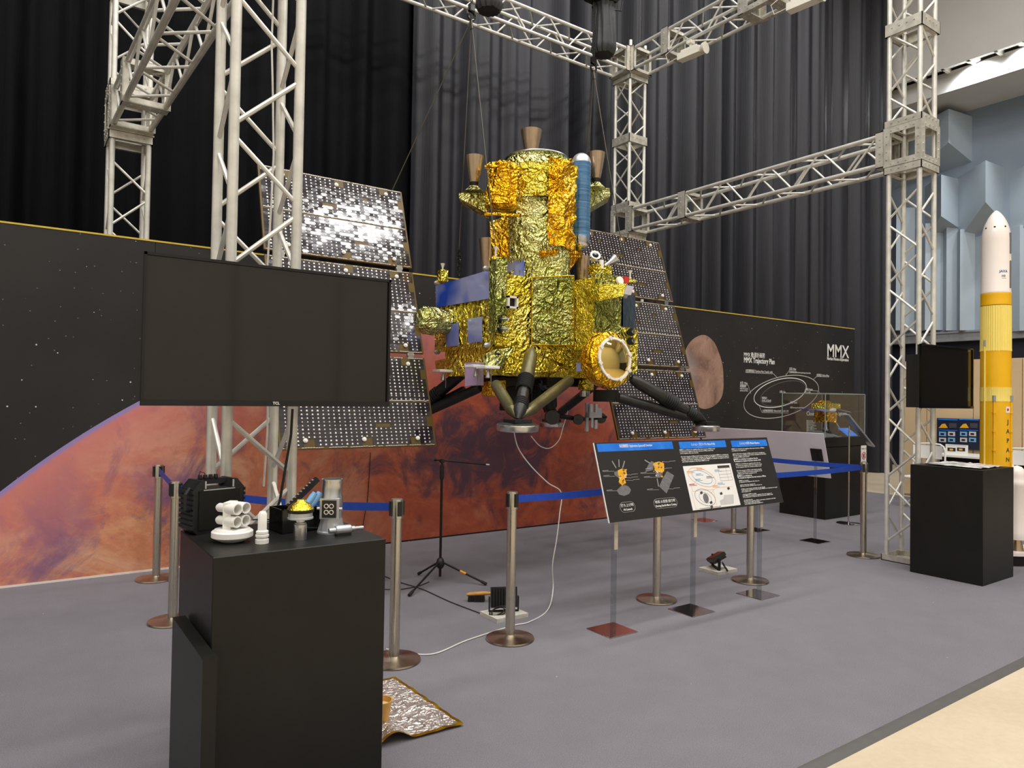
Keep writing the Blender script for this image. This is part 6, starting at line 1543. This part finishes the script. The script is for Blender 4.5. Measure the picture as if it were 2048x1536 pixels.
m = MB(); m.lathe([(.018, -.02), (.02, 0), (.018, .02)], MP(884, 922), (0, -1, 0), 16); m.build('boom_clutch', 'black_plastic', ms)
m = MB(); m.cyl(b1, b1+(b1-b0).normalized()*.03, .008, n=10); m.build('thread_tip', 'alu', ms)
# floor floodlights
def floodlight(px, py, yaw, tilt, label, syaw=0, dip=0):
    g = onz(px, py); t = thing('floor_floodlight', label, 'floodlight', (g.x, g.y, 0)); q = Matrix.Rotation(yaw, 3, 'Z')
    M['slab'] = M.get('slab') or simple('concrete_slab', (196, 192, 180), .85, 0, .15, 40, 60, .3)
    m = MB(); m.box(g+Vector((0, 0, .014)), (.27, .22, .028), Matrix.Rotation(syaw, 3, 'Z')); m.build('base_slab', 'slab', t)
    c = g + q @ Vector((0, .02, .13)); R = q @ Matrix.Rotation(dip, 3, 'Y') @ Matrix.Rotation(tilt, 3, 'X')
    m = MB(); m.box(c, (.19, .03, .14), R); m.build('lamp_housing', 'black_plastic', t)
    for k in range(9): m = MB(); m.box(c+R @ Vector((-.08+.02*k, -.026, 0)), (.005, .024, .125), R); m.build('cooling_fin', 'black_plastic', t)
    m = MB(); m.box(c+R @ Vector((0, .017, 0)), (.17, .004, .12), R); m.build('lamp_glass', 'screen', t)
    m = MB(); m.box(c+R @ Vector((.04, -.04, .03)), (.04, .002, .03), R); m.build('rating_label', 'print_white', t)
    m = MB()
    for e in (-1, 1): m.box(g+q @ Vector((e*.105, .02, .08)), (.008, .024, .11), q)
    m.box(g+q @ Vector((0, .02, .032)), (.21, .024, .008), q); m.build('yoke', 'black_paint', t)
    m = MB(); cc_ = g+q @ Vector((-.05, -.05, .05)); ps = []
    for k in range(60):
        a_ = k*.55; r_ = .055+.012*math.sin(k*.7); ps.append(cc_ + q @ Vector((r_*math.cos(a_), .3*r_*math.sin(a_)-.0, .028*math.sin(a_+.6)+.006*math.cos(k*.4))))
    m.tube(ps, .0035, 6); m.build('coiled_cable', 'wire_black', t)
    return g
floodlight(1008, 1232, -.45, -.12, 'black floor floodlight on a pale slab beside the front stanchion')
floodlight(1436, 1142, .958, 1.05, 'black floor floodlight tilted up, seen under the information board', 0, .2)
g = onz(962, 1203); br_ = thing('floor_brush', 'wooden handled black bristle brush lying by the floodlight', 'brush', (g.x, g.y, 0))
bd_ = Vector((CR.x, CR.y, 0)).normalized(); bs_ = Vector((-bd_.y, bd_.x, 0))
M['wood'] = simple('brush_wood', (190, 136, 66), .5, 0, .15, 30)
def brp(x, y, z): return g + bd_*x + bs_*y + Vector((0, 0, z))
m = MB()
prof = [(-.11, .018), (-.09, .026), (.02, .028), (.05, .022), (.10, .013), (.17, .013), (.18, .008)]
ps = [brp(x, 0, .052+.012*math.sin((x+.1)*9)) for x, r in prof]; m.tube(ps, [r*.6 for x, r in prof], 10); m.build('handle', 'wood', br_)
m = MB()
for i in range(17):
    for j in range(5): x_ = -.095+.0075*i; y_ = -.02+.01*j; m.cyl(brp(x_, y_, .05), brp(x_+random.uniform(-.004, .004), y_*1.25, .004), .003, .0035, 5)
m.build('bristles', 'black_rubber', br_, kind='stuff')
# cables on the floor
def bez(pts, n=10):
    out = []
    for i in range(len(pts)-1):
        a_, b_, c_3, d_3 = pts[max(i-1, 0)], pts[i], pts[i+1], pts[min(i+2, len(pts)-1)]
        for k in range(n):
            t = k/n; out.append(.5*((2*b_)+(c_3-a_)*t+(2*a_-5*b_+4*c_3-d_3)*t*t+(3*b_-a_-3*c_3+d_3)*t**3))
    return out+[pts[-1]]
def fl(px, py, r=.006): v_ = onz(px, py); return Vector((v_.x, v_.y, r))
def cable(label, pts, r, mat): m = MB(); m.tube(bez(pts), r, 7); return tag(m.build('floor_cable', mat), label, 'cable')
cable('long white cable hanging from the spacecraft down to the carpet', [padN+Vector((.0, .05, -.02)), onY(1036, 895, 4.35), onY(1060, 930, 4.35), onY(1095, 965, 4.35), onY(1122, 985, 4.35), onY(1119, 1030, 4.35), onY(1113, 1080, 4.35), onY(1105, 1130, 4.35), onY(1106, 1180, 4.35), fl(1095, 1222), fl(1060, 1245), fl(1030, 1252), fl(990, 1264), fl(930, 1284), fl(870, 1309), fl(820, 1309), fl(772, 1308, .03)], .0045, 'cable_white')
cable('thin white cable looping below the middle of the spacecraft', [onY(1062, 872, 5.0), onY(1080, 892, 5.0), onY(1100, 896, 5.0), onY(1118, 880, 5.0), onY(1126, 855, 5.0), onY(1136, 822, 5.05)], .004, 'cable_white')
cable('thin black cable on the carpet from microphone stand to floodlight', [fl(760, 1150), fl(800, 1166), fl(845, 1180), fl(900, 1205), fl(960, 1228)], .0035, 'wire_black')
cable('thin black cable curving behind the plinth stanchion', [fl(768, 1180), fl(800, 1180), fl(835, 1174), fl(858, 1165)], .0035, 'wire_black')
m = MB(); m.tube([onY(741, 905, 6.885), onY(738, 960, 6.885), onY(735, 1000, 6.885), onY(726, 1050, 6.885), onY(724, 1085, 6.88)], .004, 6); tag(m.build('wall_cable', 'wire_black'), 'thin black cable hanging down the red Mars print', 'cable')
